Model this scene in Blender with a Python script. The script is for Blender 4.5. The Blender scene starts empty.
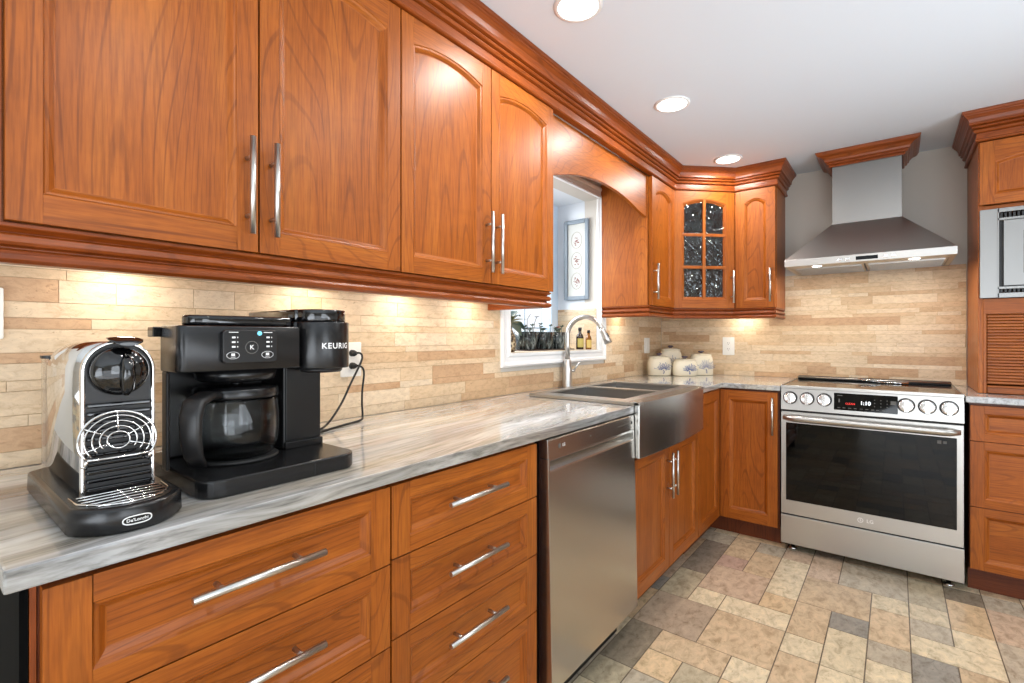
import bpy, bmesh, math, random
from mathutils import Vector
random.seed(7)
S = bpy.context.scene
COL = S.collection
PI = math.pi

# ------------------------------------------------------------------ camera
CAMX, CAMZ, YAW, FPX = 1.4423, 1.1862, 0.6684, 485.5473
cd = bpy.data.cameras.new('camera')
cd.sensor_width = 36.0
cd.lens = FPX * 36.0 / 1024.0
cd.shift_y = -(341.5 - 337.3) / 1024.0
cd.clip_start = 0.02
cam = bpy.data.objects.new('camera', cd)
cam.location = (CAMX, 0, CAMZ)
cam.rotation_euler = (PI / 2, 0, YAW)
COL.objects.link(cam)
S.camera = cam

# ------------------------------------------------------------------ view, world, lights
S.view_settings.view_transform = 'Standard'
S.view_settings.look = 'None'
S.view_settings.gamma = 1.0
S.view_settings.use_curve_mapping = False
S.view_settings.exposure = 0.14
S.cycles.use_denoising = True
S.cycles.max_bounces = 10
S.cycles.sample_clamp_indirect = 6.0
S.cycles.caustics_reflective = False
S.cycles.caustics_refractive = False

W = bpy.data.worlds.new('sky')
S.world = W
W.use_nodes = True
wn = W.node_tree.nodes
wn['Background'].inputs[0].default_value = (0.86, 0.93, 1.0, 1)
wn['Background'].inputs[1].default_value = 1.15


def area(name, loc, target, sx, sy, power, color, spread=PI):
    l = bpy.data.lights.new(name, 'AREA')
    l.shape = 'RECTANGLE'
    l.size, l.size_y = sx, sy
    l.energy = power
    l.color = color
    l.spread = spread
    o = bpy.data.objects.new(name, l)
    o.location = loc
    d = Vector(target) - Vector(loc)
    o.rotation_euler = d.to_track_quat('-Z', 'Y').to_euler()
    COL.objects.link(o)
    return o


FILLCOL = (0.86, 0.94, 1.03)
UPCOL = (0.88, 0.955, 1.06)
WARM = (1.0, 0.90, 0.76)
SOFTWHITE = (1.0, 0.97, 0.93)
# added fill lights behind and right of the camera; the walls have no openings
area('added_fill_rear', (2.4, -3.4, 1.0), (2.1, 0, 1.35), 2.8, 2.0, 70, FILLCOL)
area('added_fill_right', (4.5, 0.6, 1.25), (0, 1.4, 2.2), 2.6, 1.4, 48, FILLCOL)
# ceiling downlights (the three in the picture and their unseen row on the other side)
DOWNLIGHTS = [(0.629, 1.378), (0.629, 2.227), (0.645, 3.124)]
for x, y in DOWNLIGHTS + [(1.45, 0.5), (1.45, 1.3), (2.6, 2.6)]:
    a = area('downlight', (x, y, 2.245), (x, y, 0), 0.14, 0.14, 5.6 if x < 1 else 5, SOFTWHITE)
    a.data.shape = 'DISK'
# up-facing fill lights out of view, no fixtures, added to brighten the ceiling
area('added_ceiling_fill_right', (3.9, 1.9, 0.7), (1.1, 2.0, 2.27), 1.6, 0.8, 7, UPCOL, math.radians(60))
area('added_ceiling_fill', (2.75, 1.7, 1.15), (2.6, 1.7, 2.2), 1.5, 2.4, 4, UPCOL)
area('added_ceiling_fill', (2.2, -0.9, 0.95), (2.0, -0.7, 2.2), 3.0, 2.2, 40, UPCOL)
# warm under-cabinet lamps
for y in (0.32, 0.78, 1.14, 1.5):
    area('undercabinet_lamp', (0.12, y, 1.355), (0.07, y, 0.9), 0.05, 0.10, 0.75, WARM)
area('undercabinet_lamp', (0.10, 2.92, 1.355), (0.05, 2.92, 0.9), 0.05, 0.10, 0.75, WARM)
area('undercabinet_lamp', (0.62, 3.60, 1.355), (0.62, 3.66, 0.9), 0.10, 0.05, 0.8, WARM)
# hood lamps
for x in (1.09, 1.52):
    area('hood_lamp', (x, 3.34, 1.572), (x, 3.38, 0.9), 0.05, 0.05, 1.8, (1, 0.9, 0.75))
# daylight falling into the window bay
area('daylight_window_bay', (-0.9, 2.0, 1.9), (0.1, 2.3, 1.3), 0.9, 0.9, 40, (0.94, 0.97, 1.0))


# ------------------------------------------------------------------ materials
def srgb(r, g, b):
    f = lambda c: (c / 255 / 12.92) if c / 255 <= 0.04045 else ((c / 255 + 0.055) / 1.055) ** 2.4
    return (f(r), f(g), f(b), 1.0)


class NT:
    def __init__(s, name):
        s.m = bpy.data.materials.new(name)
        s.m.use_nodes = True
        s.t = s.m.node_tree
        s.b = s.t.nodes['Principled BSDF']

    def n(s, typ, **kw):
        nd = s.t.nodes.new(typ)
        for k, v in kw.items():
            if k.startswith('i_'):
                nd.inputs[int(k[2:]) if k[2:].isdigit() else k[2:]].default_value = v
            else:
                setattr(nd, k, v)
        return nd

    def l(s, a, ao, b, bi):
        s.t.links.new(a.outputs[ao], b.inputs[bi])

    def set(s, **kw):
        for k, v in kw.items():
            s.b.inputs[k.replace('_', ' ')].default_value = v
        return s

    def ramp(s, stops):
        r = s.n('ShaderNodeValToRGB')
        e = r.color_ramp.elements
        while len(e) < len(stops):
            e.new(0.5)
        for q, (p, c) in zip(e, stops):
            q.position = p
            q.color = c
        return r

    def mixc(s, fac, a, b, mode='MIX'):
        m = s.n('ShaderNodeMix', data_type='RGBA', blend_type=mode)
        if isinstance(fac, float):
            m.inputs[0].default_value = fac
        else:
            s.l(fac[0], fac[1], m, 0)
        for sock, v in ((6, a), (7, b)):
            if isinstance(v, tuple) and isinstance(v[0], float):
                m.inputs[sock].default_value = v
            else:
                s.l(v[0], v[1], m, sock)
        return m

    def noise(s, vec, scale=(1, 1, 1), nscale=1.0, detail=2.0, dist=0.0, rough=0.5):
        mp = s.n('ShaderNodeMapping')
        mp.inputs['Scale'].default_value = scale
        s.l(vec[0], vec[1], mp, 0)
        no = s.n('ShaderNodeTexNoise')
        no.inputs['Scale'].default_value = nscale
        no.inputs['Detail'].default_value = detail
        no.inputs['Distortion'].default_value = dist
        no.inputs['Roughness'].default_value = rough
        s.l(mp, 0, no, 'Vector')
        return no

    def bump(s, src, strength, dist=0.001):
        b = s.n('ShaderNodeBump')
        b.inputs['Strength'].default_value = strength
        b.inputs['Distance'].default_value = dist
        s.l(src[0], src[1], b, 'Height')
        s.l(b, 0, s.b, 'Normal')


def flat(name, col, rough=0.5, metal=0.0, **kw):
    m = NT(name)
    m.set(Base_Color=col, Roughness=rough, Metallic=metal, **kw)
    return m.m


def wood(name, lo, mid, hi, line, rough=0.3, coat=0.25):
    m = NT(name)
    at = m.n('ShaderNodeAttribute', attribute_name='gco')
    V = (at, 'Vector')
    big = m.noise(V, (4.5, 4.5, 0.55), 1.0, 0.6, 0.15)
    mul = m.n('ShaderNodeMath', operation='MULTIPLY')
    mul.inputs[1].default_value = 235.0
    m.l(big, 0, mul, 0)
    sn = m.n('ShaderNodeMath', operation='SINE')
    m.l(mul, 0, sn, 0)
    rp = m.ramp([(0.0, (0, 0, 0, 1)), (0.92, (0.0, 0.0, 0.0, 1)), (0.985, (0.68, 0.68, 0.68, 1))])
    mr = m.n('ShaderNodeMapRange')
    mr.inputs['From Min'].default_value = -1
    m.l(sn, 0, mr, 0)
    m.l(mr, 0, rp, 0)
    brk = m.noise(V, (9, 9, 2.5), 1.0, 3.0)
    lm = m.n('ShaderNodeMath', operation='MULTIPLY')
    m.l(rp, 0, lm, 0)
    m.l(brk, 0, lm, 1)
    tone = m.noise(V, (16, 16, 1.2), 1.0, 4.0, 0.5)
    base = m.ramp([(0.15, lo), (0.5, mid), (0.85, hi)])
    m.l(tone, 0, base, 0)
    fib = m.noise(V, (210, 210, 11), 1.0, 3.0, 0.0, 0.6)
    fr = m.ramp([(0.32, (0.74, 0.70, 0.64, 1)), (0.60, (1.08, 1.08, 1.08, 1))])
    m.l(fib, 0, fr, 0)
    c1 = m.mixc(1.0, (base, 0), (fr, 0), 'MULTIPLY')
    curl = m.noise(V, (6, 6, 22), 1.0, 2.0, 0.8)
    cr = m.ramp([(0.3, (0.95, 0.945, 0.94, 1)), (0.7, (1.04, 1.04, 1.04, 1))])
    m.l(curl, 0, cr, 0)
    c1b = m.mixc(1.0, (c1, 2), (cr, 0), 'MULTIPLY')
    c2 = m.mixc((lm, 0), (c1b, 2), line)
    ti = m.n('ShaderNodeAttribute', attribute_name='tint')
    c3 = m.mixc(1.0, (c2, 2), (ti, 'Color'), 'MULTIPLY')
    m.l(c3, 2, m.b, 'Base Color')
    m.set(Roughness=rough, Coat_Weight=coat, Coat_Roughness=0.32)
    m.b.inputs['Specular IOR Level'].default_value = 0.22
    m.bump((fib, 0), 0.06, 0.0006)
    return m.m


M = {}
M['wood'] = wood('cherry_wood', srgb(140, 70, 16), srgb(158, 84, 22), srgb(176, 102, 34), srgb(86, 36, 7), 0.42, 0.26)
M['wood_red'] = wood('cherry_wood_moulding', srgb(122, 54, 15), srgb(138, 66, 20), srgb(154, 80, 28), srgb(84, 34, 8), 0.36, 0.3)
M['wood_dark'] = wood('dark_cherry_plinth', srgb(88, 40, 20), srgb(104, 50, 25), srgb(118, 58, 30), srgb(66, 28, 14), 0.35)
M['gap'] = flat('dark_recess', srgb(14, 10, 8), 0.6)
M['dark_panel'] = flat('black_end_panel', srgb(5, 5, 5), 0.8)

M['dark_panel'].node_tree.nodes['Principled BSDF'].inputs['Specular IOR Level'].default_value = 0.08
M['paint_ceiling'] = flat('ceiling_paint', srgb(224, 233, 241), 0.9)
M['paint_wall'] = flat('wall_paint', srgb(206, 200, 190), 0.85)
M['paint_white'] = flat('white_gloss_paint', srgb(240, 240, 238), 0.35)
M['paint_bay'] = flat('pale_blue_white_paint', srgb(226, 231, 236), 0.7)
M['vinyl_frame'] = flat('window_frame_vinyl', srgb(196, 212, 226), 0.4)


def steel(name, col, rough, axis=(1, 1, 300)):
    m = NT(name)
    tc = m.n('ShaderNodeTexCoord')
    no = m.noise((tc, 'Object'), axis, 1.0, 3.0)
    r = m.ramp([(0.3, (rough * .96,) * 3 + (1,)), (0.7, (rough * 1.04,) * 3 + (1,))])
    m.l(no, 0, r, 0)
    m.l(r, 0, m.b, 'Roughness')
    cr = m.ramp([(0.3, tuple(c * .985 for c in col[:3]) + (1,)), (0.7, col)])
    m.l(no, 0, cr, 0)
    m.l(cr, 0, m.b, 'Base Color')
    m.set(Metallic=1.0)
    return m.m


M['steel'] = steel('brushed_stainless', (0.50, 0.485, 0.46, 1), 0.33, (3, 3, 600))
M['steel_v'] = steel('vertical_brushed_stainless', (0.50, 0.485, 0.455, 1), 0.26, (600, 600, 2))
M['steel_dark'] = steel('sink_stainless', (0.48, 0.47, 0.455, 1), 0.32, (3, 500, 3))
M['steel_trim'] = steel('satin_stainless_trim', (0.29, 0.285, 0.275, 1), 0.36, (3, 3, 600))
M['nickel'] = flat('satin_nickel', (0.58, 0.56, 0.53, 1), 0.30, 1.0)
M['chrome'] = flat('chrome', (0.74, 0.73, 0.72, 1), 0.07, 1.0)
M['knob_metal'] = flat('bright_knob_metal', (0.82, 0.81, 0.80, 1), 0.22, 1.0)
M['black_plastic'] = flat('black_matte_plastic', srgb(26, 25, 25), 0.38)
M['black_satin'] = flat('black_satin_plastic', srgb(20, 20, 21), 0.25)
M['black_gloss'] = flat('black_gloss_plastic', srgb(9, 9, 10), 0.05, Coat_Weight=0.5)
M['black_glass'] = flat('black_glass', srgb(4, 4, 4), 0.03)
M['black_glass'].node_tree.nodes['Principled BSDF'].inputs['Specular IOR Level'].default_value = 0.3
M['rubber'] = flat('black_rubber', srgb(18, 18, 18), 0.6)
M['white_plastic'] = flat('white_plastic', srgb(240, 238, 232), 0.35)
M['print_white'] = flat('white_print', srgb(232, 232, 230), 0.5)
M['print_grey'] = flat('grey_print', srgb(90, 88, 84), 0.5)
M['print_red'] = flat('red_digits', srgb(220, 60, 50), 0.5, Emission_Color=srgb(230, 50, 40), Emission_Strength=1.2)
M['print_lit'] = flat('white_digits', srgb(230, 235, 240), 0.5, Emission_Color=(0.9, 0.95, 1, 1), Emission_Strength=1.0)
M['led_blue'] = flat('blue_button_light', srgb(110, 190, 215), 0.4, Emission_Color=srgb(110, 200, 230), Emission_Strength=0.8)
M['lamp'] = flat('lamp_lens', (1, 1, 1, 1), 0.5, Emission_Color=(1, 0.97, 0.92, 1), Emission_Strength=5.0)
M['glass'] = flat('clear_glass', (0.93, 0.95, 0.95, 1), 0.02, Transmission_Weight=1.0, IOR=1.3)
M['tank'] = flat('smoky_clear_plastic', (0.9, 0.86, 0.8, 1), 0.08, Transmission_Weight=0.9, IOR=1.2)


def pane_glass():
    m = NT('window_glass')
    tr = m.n('ShaderNodeBsdfTransparent')
    gl = m.n('ShaderNodeBsdfGlossy')
    gl.inputs['Roughness'].default_value = 0.01
    lw = m.n('ShaderNodeLayerWeight')
    lw.inputs['Blend'].default_value = 0.2
    fr = m.n('ShaderNodeMath', operation='MULTIPLY')
    fr.inputs[1].default_value = 0.2
    m.l(lw, 'Facing', fr, 0)
    mx = m.n('ShaderNodeMixShader')
    m.l(fr, 0, mx, 0)
    m.l(tr, 0, mx, 1)
    m.l(gl, 0, mx, 2)
    m.l(mx, 0, m.t.nodes['Material Output'], 'Surface')
    return m.m


M['window_glass'] = pane_glass()
M['coffee'] = flat('dark_coffee_glass', (0.10, 0.09, 0.08, 1), 0.03, Transmission_Weight=0.75, IOR=1.3)


def textured_glass():
    m = NT('crinkled_glass')
    gl = m.n('ShaderNodeBsdfGlossy')
    gl.inputs['Color'].default_value = (0.9, 0.92, 0.92, 1)
    gl.inputs['Roughness'].default_value = 0.04
    m.set(Base_Color=(0.5, 0.51, 0.5, 1), Roughness=0.02, Transmission_Weight=1.0, IOR=1.25)
    mx = m.n('ShaderNodeMixShader')
    mx.inputs[0].default_value = 0.055
    m.l(m.b, 0, mx, 1)
    m.l(gl, 0, mx, 2)
    m.l(mx, 0, m.t.nodes['Material Output'], 'Surface')
    return m.m


M['crinkle'] = textured_glass()


def stone(name='veined_quartzite', k=1.0):
    m = NT(name)
    tc = m.n('ShaderNodeTexCoord')
    V = (tc, 'Object')
    # streaks run along the left wall (y) with a slight drift
    mp = m.n('ShaderNodeMapping')
    mp.inputs['Rotation'].default_value = (0, 0, -0.12)
    m.l(tc, 'Object', mp, 0)
    W_ = (mp, 0)
    warp = m.noise(W_, (3, 1.2, 3), 1.0, 2.0)
    add = m.n('ShaderNodeVectorMath', operation='MULTIPLY_ADD')
    m.l(warp, 1, add, 0)
    add.inputs[1].default_value = (0.16, 0.0, 0.16)
    m.l(mp, 0, add, 2)
    A = (add, 0)
    n1 = m.noise(A, (13, 1.3, 16), 1.0, 5.0, 0.25, 0.6)
    n2 = m.noise(A, (70, 5.0, 90), 1.0, 4.0, 0.2, 0.65)
    n3 = m.noise(A, (7, 0.8, 7), 1.0, 2.0)
    base = m.ramp([(0.24, srgb(138, 141, 144)), (0.40, srgb(182, 185, 188)), (0.54, srgb(210, 212, 214)),
                   (0.66, srgb(228, 230, 231)), (0.80, srgb(196, 198, 200))])
    m.l(n1, 0, base, 0)
    fine = m.ramp([(0.30, srgb(146, 145, 143)), (0.46, srgb(222, 220, 216)), (0.62, srgb(255, 255, 255))])
    m.l(n2, 0, fine, 0)
    tan = m.ramp([(0.4, (1, 1, 1, 1)), (0.66, srgb(246, 234, 214))])
    m.l(n3, 0, tan, 0)
    c = m.mixc(0.85, (base, 0), (fine, 0), 'MULTIPLY')
    c2 = m.mixc(1.0, (c, 2), (tan, 0), 'MULTIPLY')
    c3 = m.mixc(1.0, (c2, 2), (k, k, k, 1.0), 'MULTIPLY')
    m.l(c3, 2, m.b, 'Base Color')
    m.set(Roughness=0.12, Coat_Weight=0.6, Coat_Roughness=0.05)
    return m.m


M['stone'] = stone()
M['stone_edge_shade'] = stone('quartzite_edge_shade', 0.66)  # same stone darkened, so the shade on the slab edges is in the colour


def tiles(name, rough, mott, pit, streak, bump, spec=0.5):
    m = NT(name)
    tc = m.n('ShaderNodeTexCoord')
    ti = m.n('ShaderNodeAttribute', attribute_name='tint')
    g = m.n('ShaderNodeAttribute', attribute_name='gco')
    V = (g, 'Vector')
    a = m.noise(V, streak, 1.0, 5.0, 0.6, 0.65)
    ar = m.ramp([(0.3, mott[0]), (0.5, (0.98, 0.98, 0.98, 1)), (0.72, mott[1])])
    m.l(a, 0, ar, 0)
    c = m.mixc(1.0, (ti, 'Color'), (ar, 0), 'MULTIPLY')
    p = m.noise(V, pit, 1.0, 4.0, 0.8, 0.7)
    pr = m.ramp([(0.28, (0.62, 0.55, 0.48, 1)), (0.40, (1, 1, 1, 1))])
    m.l(p, 0, pr, 0)
    c2 = m.mixc(1.0, (c, 2), (pr, 0), 'MULTIPLY')
    m.l(c2, 2, m.b, 'Base Color')
    m.set(Roughness=rough)
    m.b.inputs['Specular IOR Level'].default_value = spec
    m.bump((p, 0), bump, 0.002)
    return m.m


M['travertine'] = tiles('travertine_strips', 0.45, ((0.80, 0.75, 0.69, 1), (1.10, 1.09, 1.07, 1)), (150, 150, 90), (70, 70, 34), 0.35)
M['floor_tile'] = tiles('stone_floor_tiles', 0.27, ((0.66, 0.63, 0.58, 1), (1.22, 1.20, 1.16, 1)), (95, 60, 95), (34, 20, 34), 0.2, 0.5)


# ------------------------------------------------------------------ mesh building
def wloc(o):
    v = Vector((0, 0, 0))
    while o is not None:
        v += o.location
        o = o.parent
    return v


class MB:
    """collects faces with a grain coordinate and a tint, builds ONE mesh object"""

    def __init__(s, T=None):
        s.v, s.f, s.g, s.t, s.sm = [], [], [], [], []
        s.T = T
        s.tint = (1, 1, 1)

    def pt(s, p):
        s.v.append(tuple(s.T(*p)) if s.T else tuple(p))
        return len(s.v) - 1

    @staticmethod
    def gc(p, g, off):
        x, y, z = p
        if g == 'x':
            q = (z, y, x)
        elif g == 'y':
            q = (x, z, y)
        else:
            q = (x, y, z)
        return (q[0] + off[0], q[1] + off[1], q[2] + off[2])

    @staticmethod
    def off():
        return (random.uniform(-40, 40), random.uniform(-40, 40), random.uniform(-40, 40))

    def face(s, pts, g='z', off=(0, 0, 0), smooth=False, tint=None):
        s.f.append([s.pt(p) for p in pts])
        s.g.append([s.gc(p, g, off) for p in pts])
        s.t.append(tint or s.tint)
        s.sm.append(smooth)

    def faces(s, verts, faces, g='z', off=None, smooth=False, tint=None):
        off = off or s.off()
        ids = [s.pt(p) for p in verts]
        for f in faces:
            s.f.append([ids[i] for i in f])
            s.g.append([s.gc(verts[i], g, off) for i in f])
            s.t.append(tint or s.tint)
            s.sm.append(smooth)

    def box(s, x0, x1, y0, y1, z0, z1, g='z', off=None, tint=None):
        v = [(x0, y0, z0), (x1, y0, z0), (x1, y1, z0), (x0, y1, z0), (x0, y0, z1), (x1, y0, z1), (x1, y1, z1), (x0, y1, z1)]
        s.faces(v, [(3, 2, 1, 0), (4, 5, 6, 7), (0, 1, 5, 4), (1, 2, 6, 5), (2, 3, 7, 6), (3, 0, 4, 7)], g, off, False, tint)

    def prism(s, poly, axis, a, b, g='z', off=None, smooth=False, tint=None):
        def P(p, k):
            if axis == 'z':
                return (p[0], p[1], k)
            if axis == 'y':
                return (p[0], k, p[1])
            return (k, p[0], p[1])
        n = len(poly)
        v = [P(p, a) for p in poly] + [P(p, b) for p in poly]
        off = off or s.off()
        s.faces(v, [tuple(range(n))[::-1], tuple(range(n, 2 * n))], g, off, False, tint)
        ids = [s.pt(p) for p in v]
        for i in range(n):
            j = (i + 1) % n
            q = (i, j, n + j, n + i)
            s.f.append([ids[k] for k in q])
            s.g.append([s.gc(v[k], g, off) for k in q])
            s.t.append(tint or s.tint)
            s.sm.append(smooth)

    def loft(s, rings, cap=True, closed=True, g='z', off=None, smooth=True, tint=None):
        off = off or s.off()
        n = len(rings[0])
        V = [p for r in rings for p in r]
        F = []
        for k in range(len(rings) - 1):
            for i in range(n if closed else n - 1):
                j = (i + 1) % n
                F.append((k * n + i, k * n + j, (k + 1) * n + j, (k + 1) * n + i))
        s.faces(V, F, g, off, smooth, tint)
        if cap and closed:
            s.faces(rings[0][::-1], [tuple(range(n))], g, off, False, tint)
            s.faces(rings[-1], [tuple(range(n))], g, off, False, tint)

    def lathe(s, prof, c=(0, 0, 0), n=24, axis='z', smooth=True, cap=True, tint=None, sx=1.0, sy=1.0):
        rings = []
        for r, h in prof:
            ring = []
            for i in range(n):
                a = 2 * PI * i / n
                p, q = r * math.cos(a) * sx, r * math.sin(a) * sy
                if axis == 'z':
                    ring.append((c[0] + p, c[1] + q, c[2] + h))
                elif axis == 'x':
                    ring.append((c[0] + h, c[1] + p, c[2] + q))
                else:
                    ring.append((c[0] + q, c[1] + h, c[2] + p))
            rings.append(ring)
        s.loft(rings, cap, True, 'z', None, smooth, tint)

    def tube(s, path, r, n=10, closed=False, tint=None, cap=True):
        P = [Vector(p) for p in path]
        m = len(P)
        rings = []
        up = None
        for i in range(m):
            if closed:
                d = P[(i + 1) % m] - P[i - 1]
            else:
                d = P[min(i + 1, m - 1)] - P[max(i - 1, 0)]
            d.normalize()
            if up is None:
                up = Vector((0, 0, 1)) if abs(d.z) < 0.9 else Vector((1, 0, 0))
            a = d.cross(up)
            if a.length < 1e-5:
                a = d.cross(Vector((0.3, 1, 0.2)))
            a.normalize()
            b = a.cross(d)
            b.normalize()
            up = b
            rr = r[i] if isinstance(r, (list, tuple)) else r
            rings.append([tuple(P[i] + a * rr * math.cos(2 * PI * k / n) + b * rr * math.sin(2 * PI * k / n)) for k in range(n)])
        if closed:
            rings.append(rings[0])
            cap = False
        s.loft(rings, cap, True, 'z', None, True, tint)

    def sweep(s, prof, path, g=None, tint=None):
        """profile (outward, z) run along a plan path; outward is to the right of travel; mitred"""
        P = [Vector((p[0], p[1])) for p in path]
        m = len(P)
        nr = []
        for i in range(m - 1):
            d = (P[i + 1] - P[i]).normalized()
            nr.append(Vector((d.y, -d.x)))
        offs = []
        for i in range(m):
            if i == 0:
                offs.append(nr[0])
            elif i == m - 1:
                offs.append(nr[-1])
            else:
                b = nr[i - 1] + nr[i]
                b.normalize()
                offs.append(b / max(0.2, b.dot(nr[i])))
        k = len(prof)
        for i in range(m - 1):
            d = P[i + 1] - P[i]
            gg = 'y' if abs(d.y) > abs(d.x) else 'x'
            A = [(P[i].x + offs[i].x * o, P[i].y + offs[i].y * o, z) for o, z in prof]
            B = [(P[i + 1].x + offs[i + 1].x * o, P[i + 1].y + offs[i + 1].y * o, z) for o, z in prof]
            F = [(j, (j + 1) % k, k + (j + 1) % k, k + j) for j in range(k)]
            if i == 0:
                F.append(tuple(range(k))[::-1])
            if i == m - 2:
                F.append(tuple(range(k, 2 * k)))
            s.faces(A + B, F, gg, None, False, tint)

    def text(s, body, size, fn, depth=0.0004, spacing=1.0, bold=False):
        """flat lettering; fn(x, y, n) places a letter point"""
        cu = bpy.data.curves.new('t', 'FONT')
        cu.body = body
        cu.size = size
        cu.align_x = 'CENTER'
        cu.align_y = 'CENTER'
        cu.space_character = spacing
        if bold:
            cu.offset = size * 0.018
        cu.resolution_u = 3
        ob = bpy.data.objects.new('t', cu)
        me = bpy.data.meshes.new_from_object(ob)
        s.faces([fn(v.co.x, v.co.y, depth) for v in me.vertices], [tuple(p.vertices) for p in me.polygons], 'z', (0, 0, 0))
        bpy.data.objects.remove(ob)
        bpy.data.curves.remove(cu)
        bpy.data.meshes.remove(me)

    def build(s, name, mat, parent=None, bevel=0.0, seg=2, angle=40, label=None, recalc=True):
        me = bpy.data.meshes.new(name)
        o0 = wloc(parent) if parent else Vector((0, 0, 0))
        me.from_pydata([(a - o0.x, b - o0.y, c - o0.z) for a, b, c in s.v], [], s.f)
        ga = me.attributes.new('gco', 'FLOAT_VECTOR', 'CORNER')
        ga.data.foreach_set('vector', [c for f in s.g for p in f for c in p])
        ta = me.attributes.new('tint', 'FLOAT_COLOR', 'CORNER')
        ta.data.foreach_set('color', [c for f, t in zip(s.f, s.t) for _ in f for c in (t[0], t[1], t[2], 1.0)])
        me.polygons.foreach_set('use_smooth', s.sm)
        if recalc:
            bm = bmesh.new()
            bm.from_mesh(me)
            bmesh.ops.remove_doubles(bm, verts=bm.verts, dist=1e-6)
            bmesh.ops.recalc_face_normals(bm, faces=bm.faces)
            bm.to_mesh(me)
            bm.free()
        me.materials.append(mat)
        o = bpy.data.objects.new(name, me)
        COL.objects.link(o)
        if parent:
            o.parent = parent
        if bevel:
            b = o.modifiers.new('edge', 'BEVEL')
            b.width = bevel
            b.segments = seg
            b.limit_method = 'ANGLE'
            b.angle_limit = math.radians(angle)
        if label:
            o['label'] = label
        return o


def thing(name, label, cat, loc, group=None, kind=None):
    o = bpy.data.objects.new(name, None)
    o.empty_display_size = 0.05
    COL.objects.link(o)
    o.location = loc
    o['label'] = label
    o['category'] = cat
    if group:
        o['group'] = group
    if kind:
        o['kind'] = kind
    return o


def tag(o, label, cat, group=None):
    o['label'] = label
    o['category'] = cat
    if group:
        o['group'] = group
    return o


def struct(o):
    o['kind'] = 'structure'
    return o


def rrect(x0, x1, y0, y1, r, n=5, corners=(1, 1, 1, 1)):
    """rounded rectangle, counter-clockwise from the lower left corner"""
    out = []
    for k, (cx, cy, a0) in enumerate(((x0, y0, PI), (x1, y0, 1.5 * PI), (x1, y1, 0), (x0, y1, 0.5 * PI))):
        rr = r * corners[k]
        if rr < 1e-6:
            out.append((cx, cy))
            continue
        px = cx + (rr if k in (0, 3) else -rr)
        py = cy + (rr if k in (0, 1) else -rr)
        for i in range(n + 1):
            a = a0 + 0.5 * PI * i / n
            out.append((px + rr * math.cos(a), py + rr * math.sin(a)))
    return out


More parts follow.
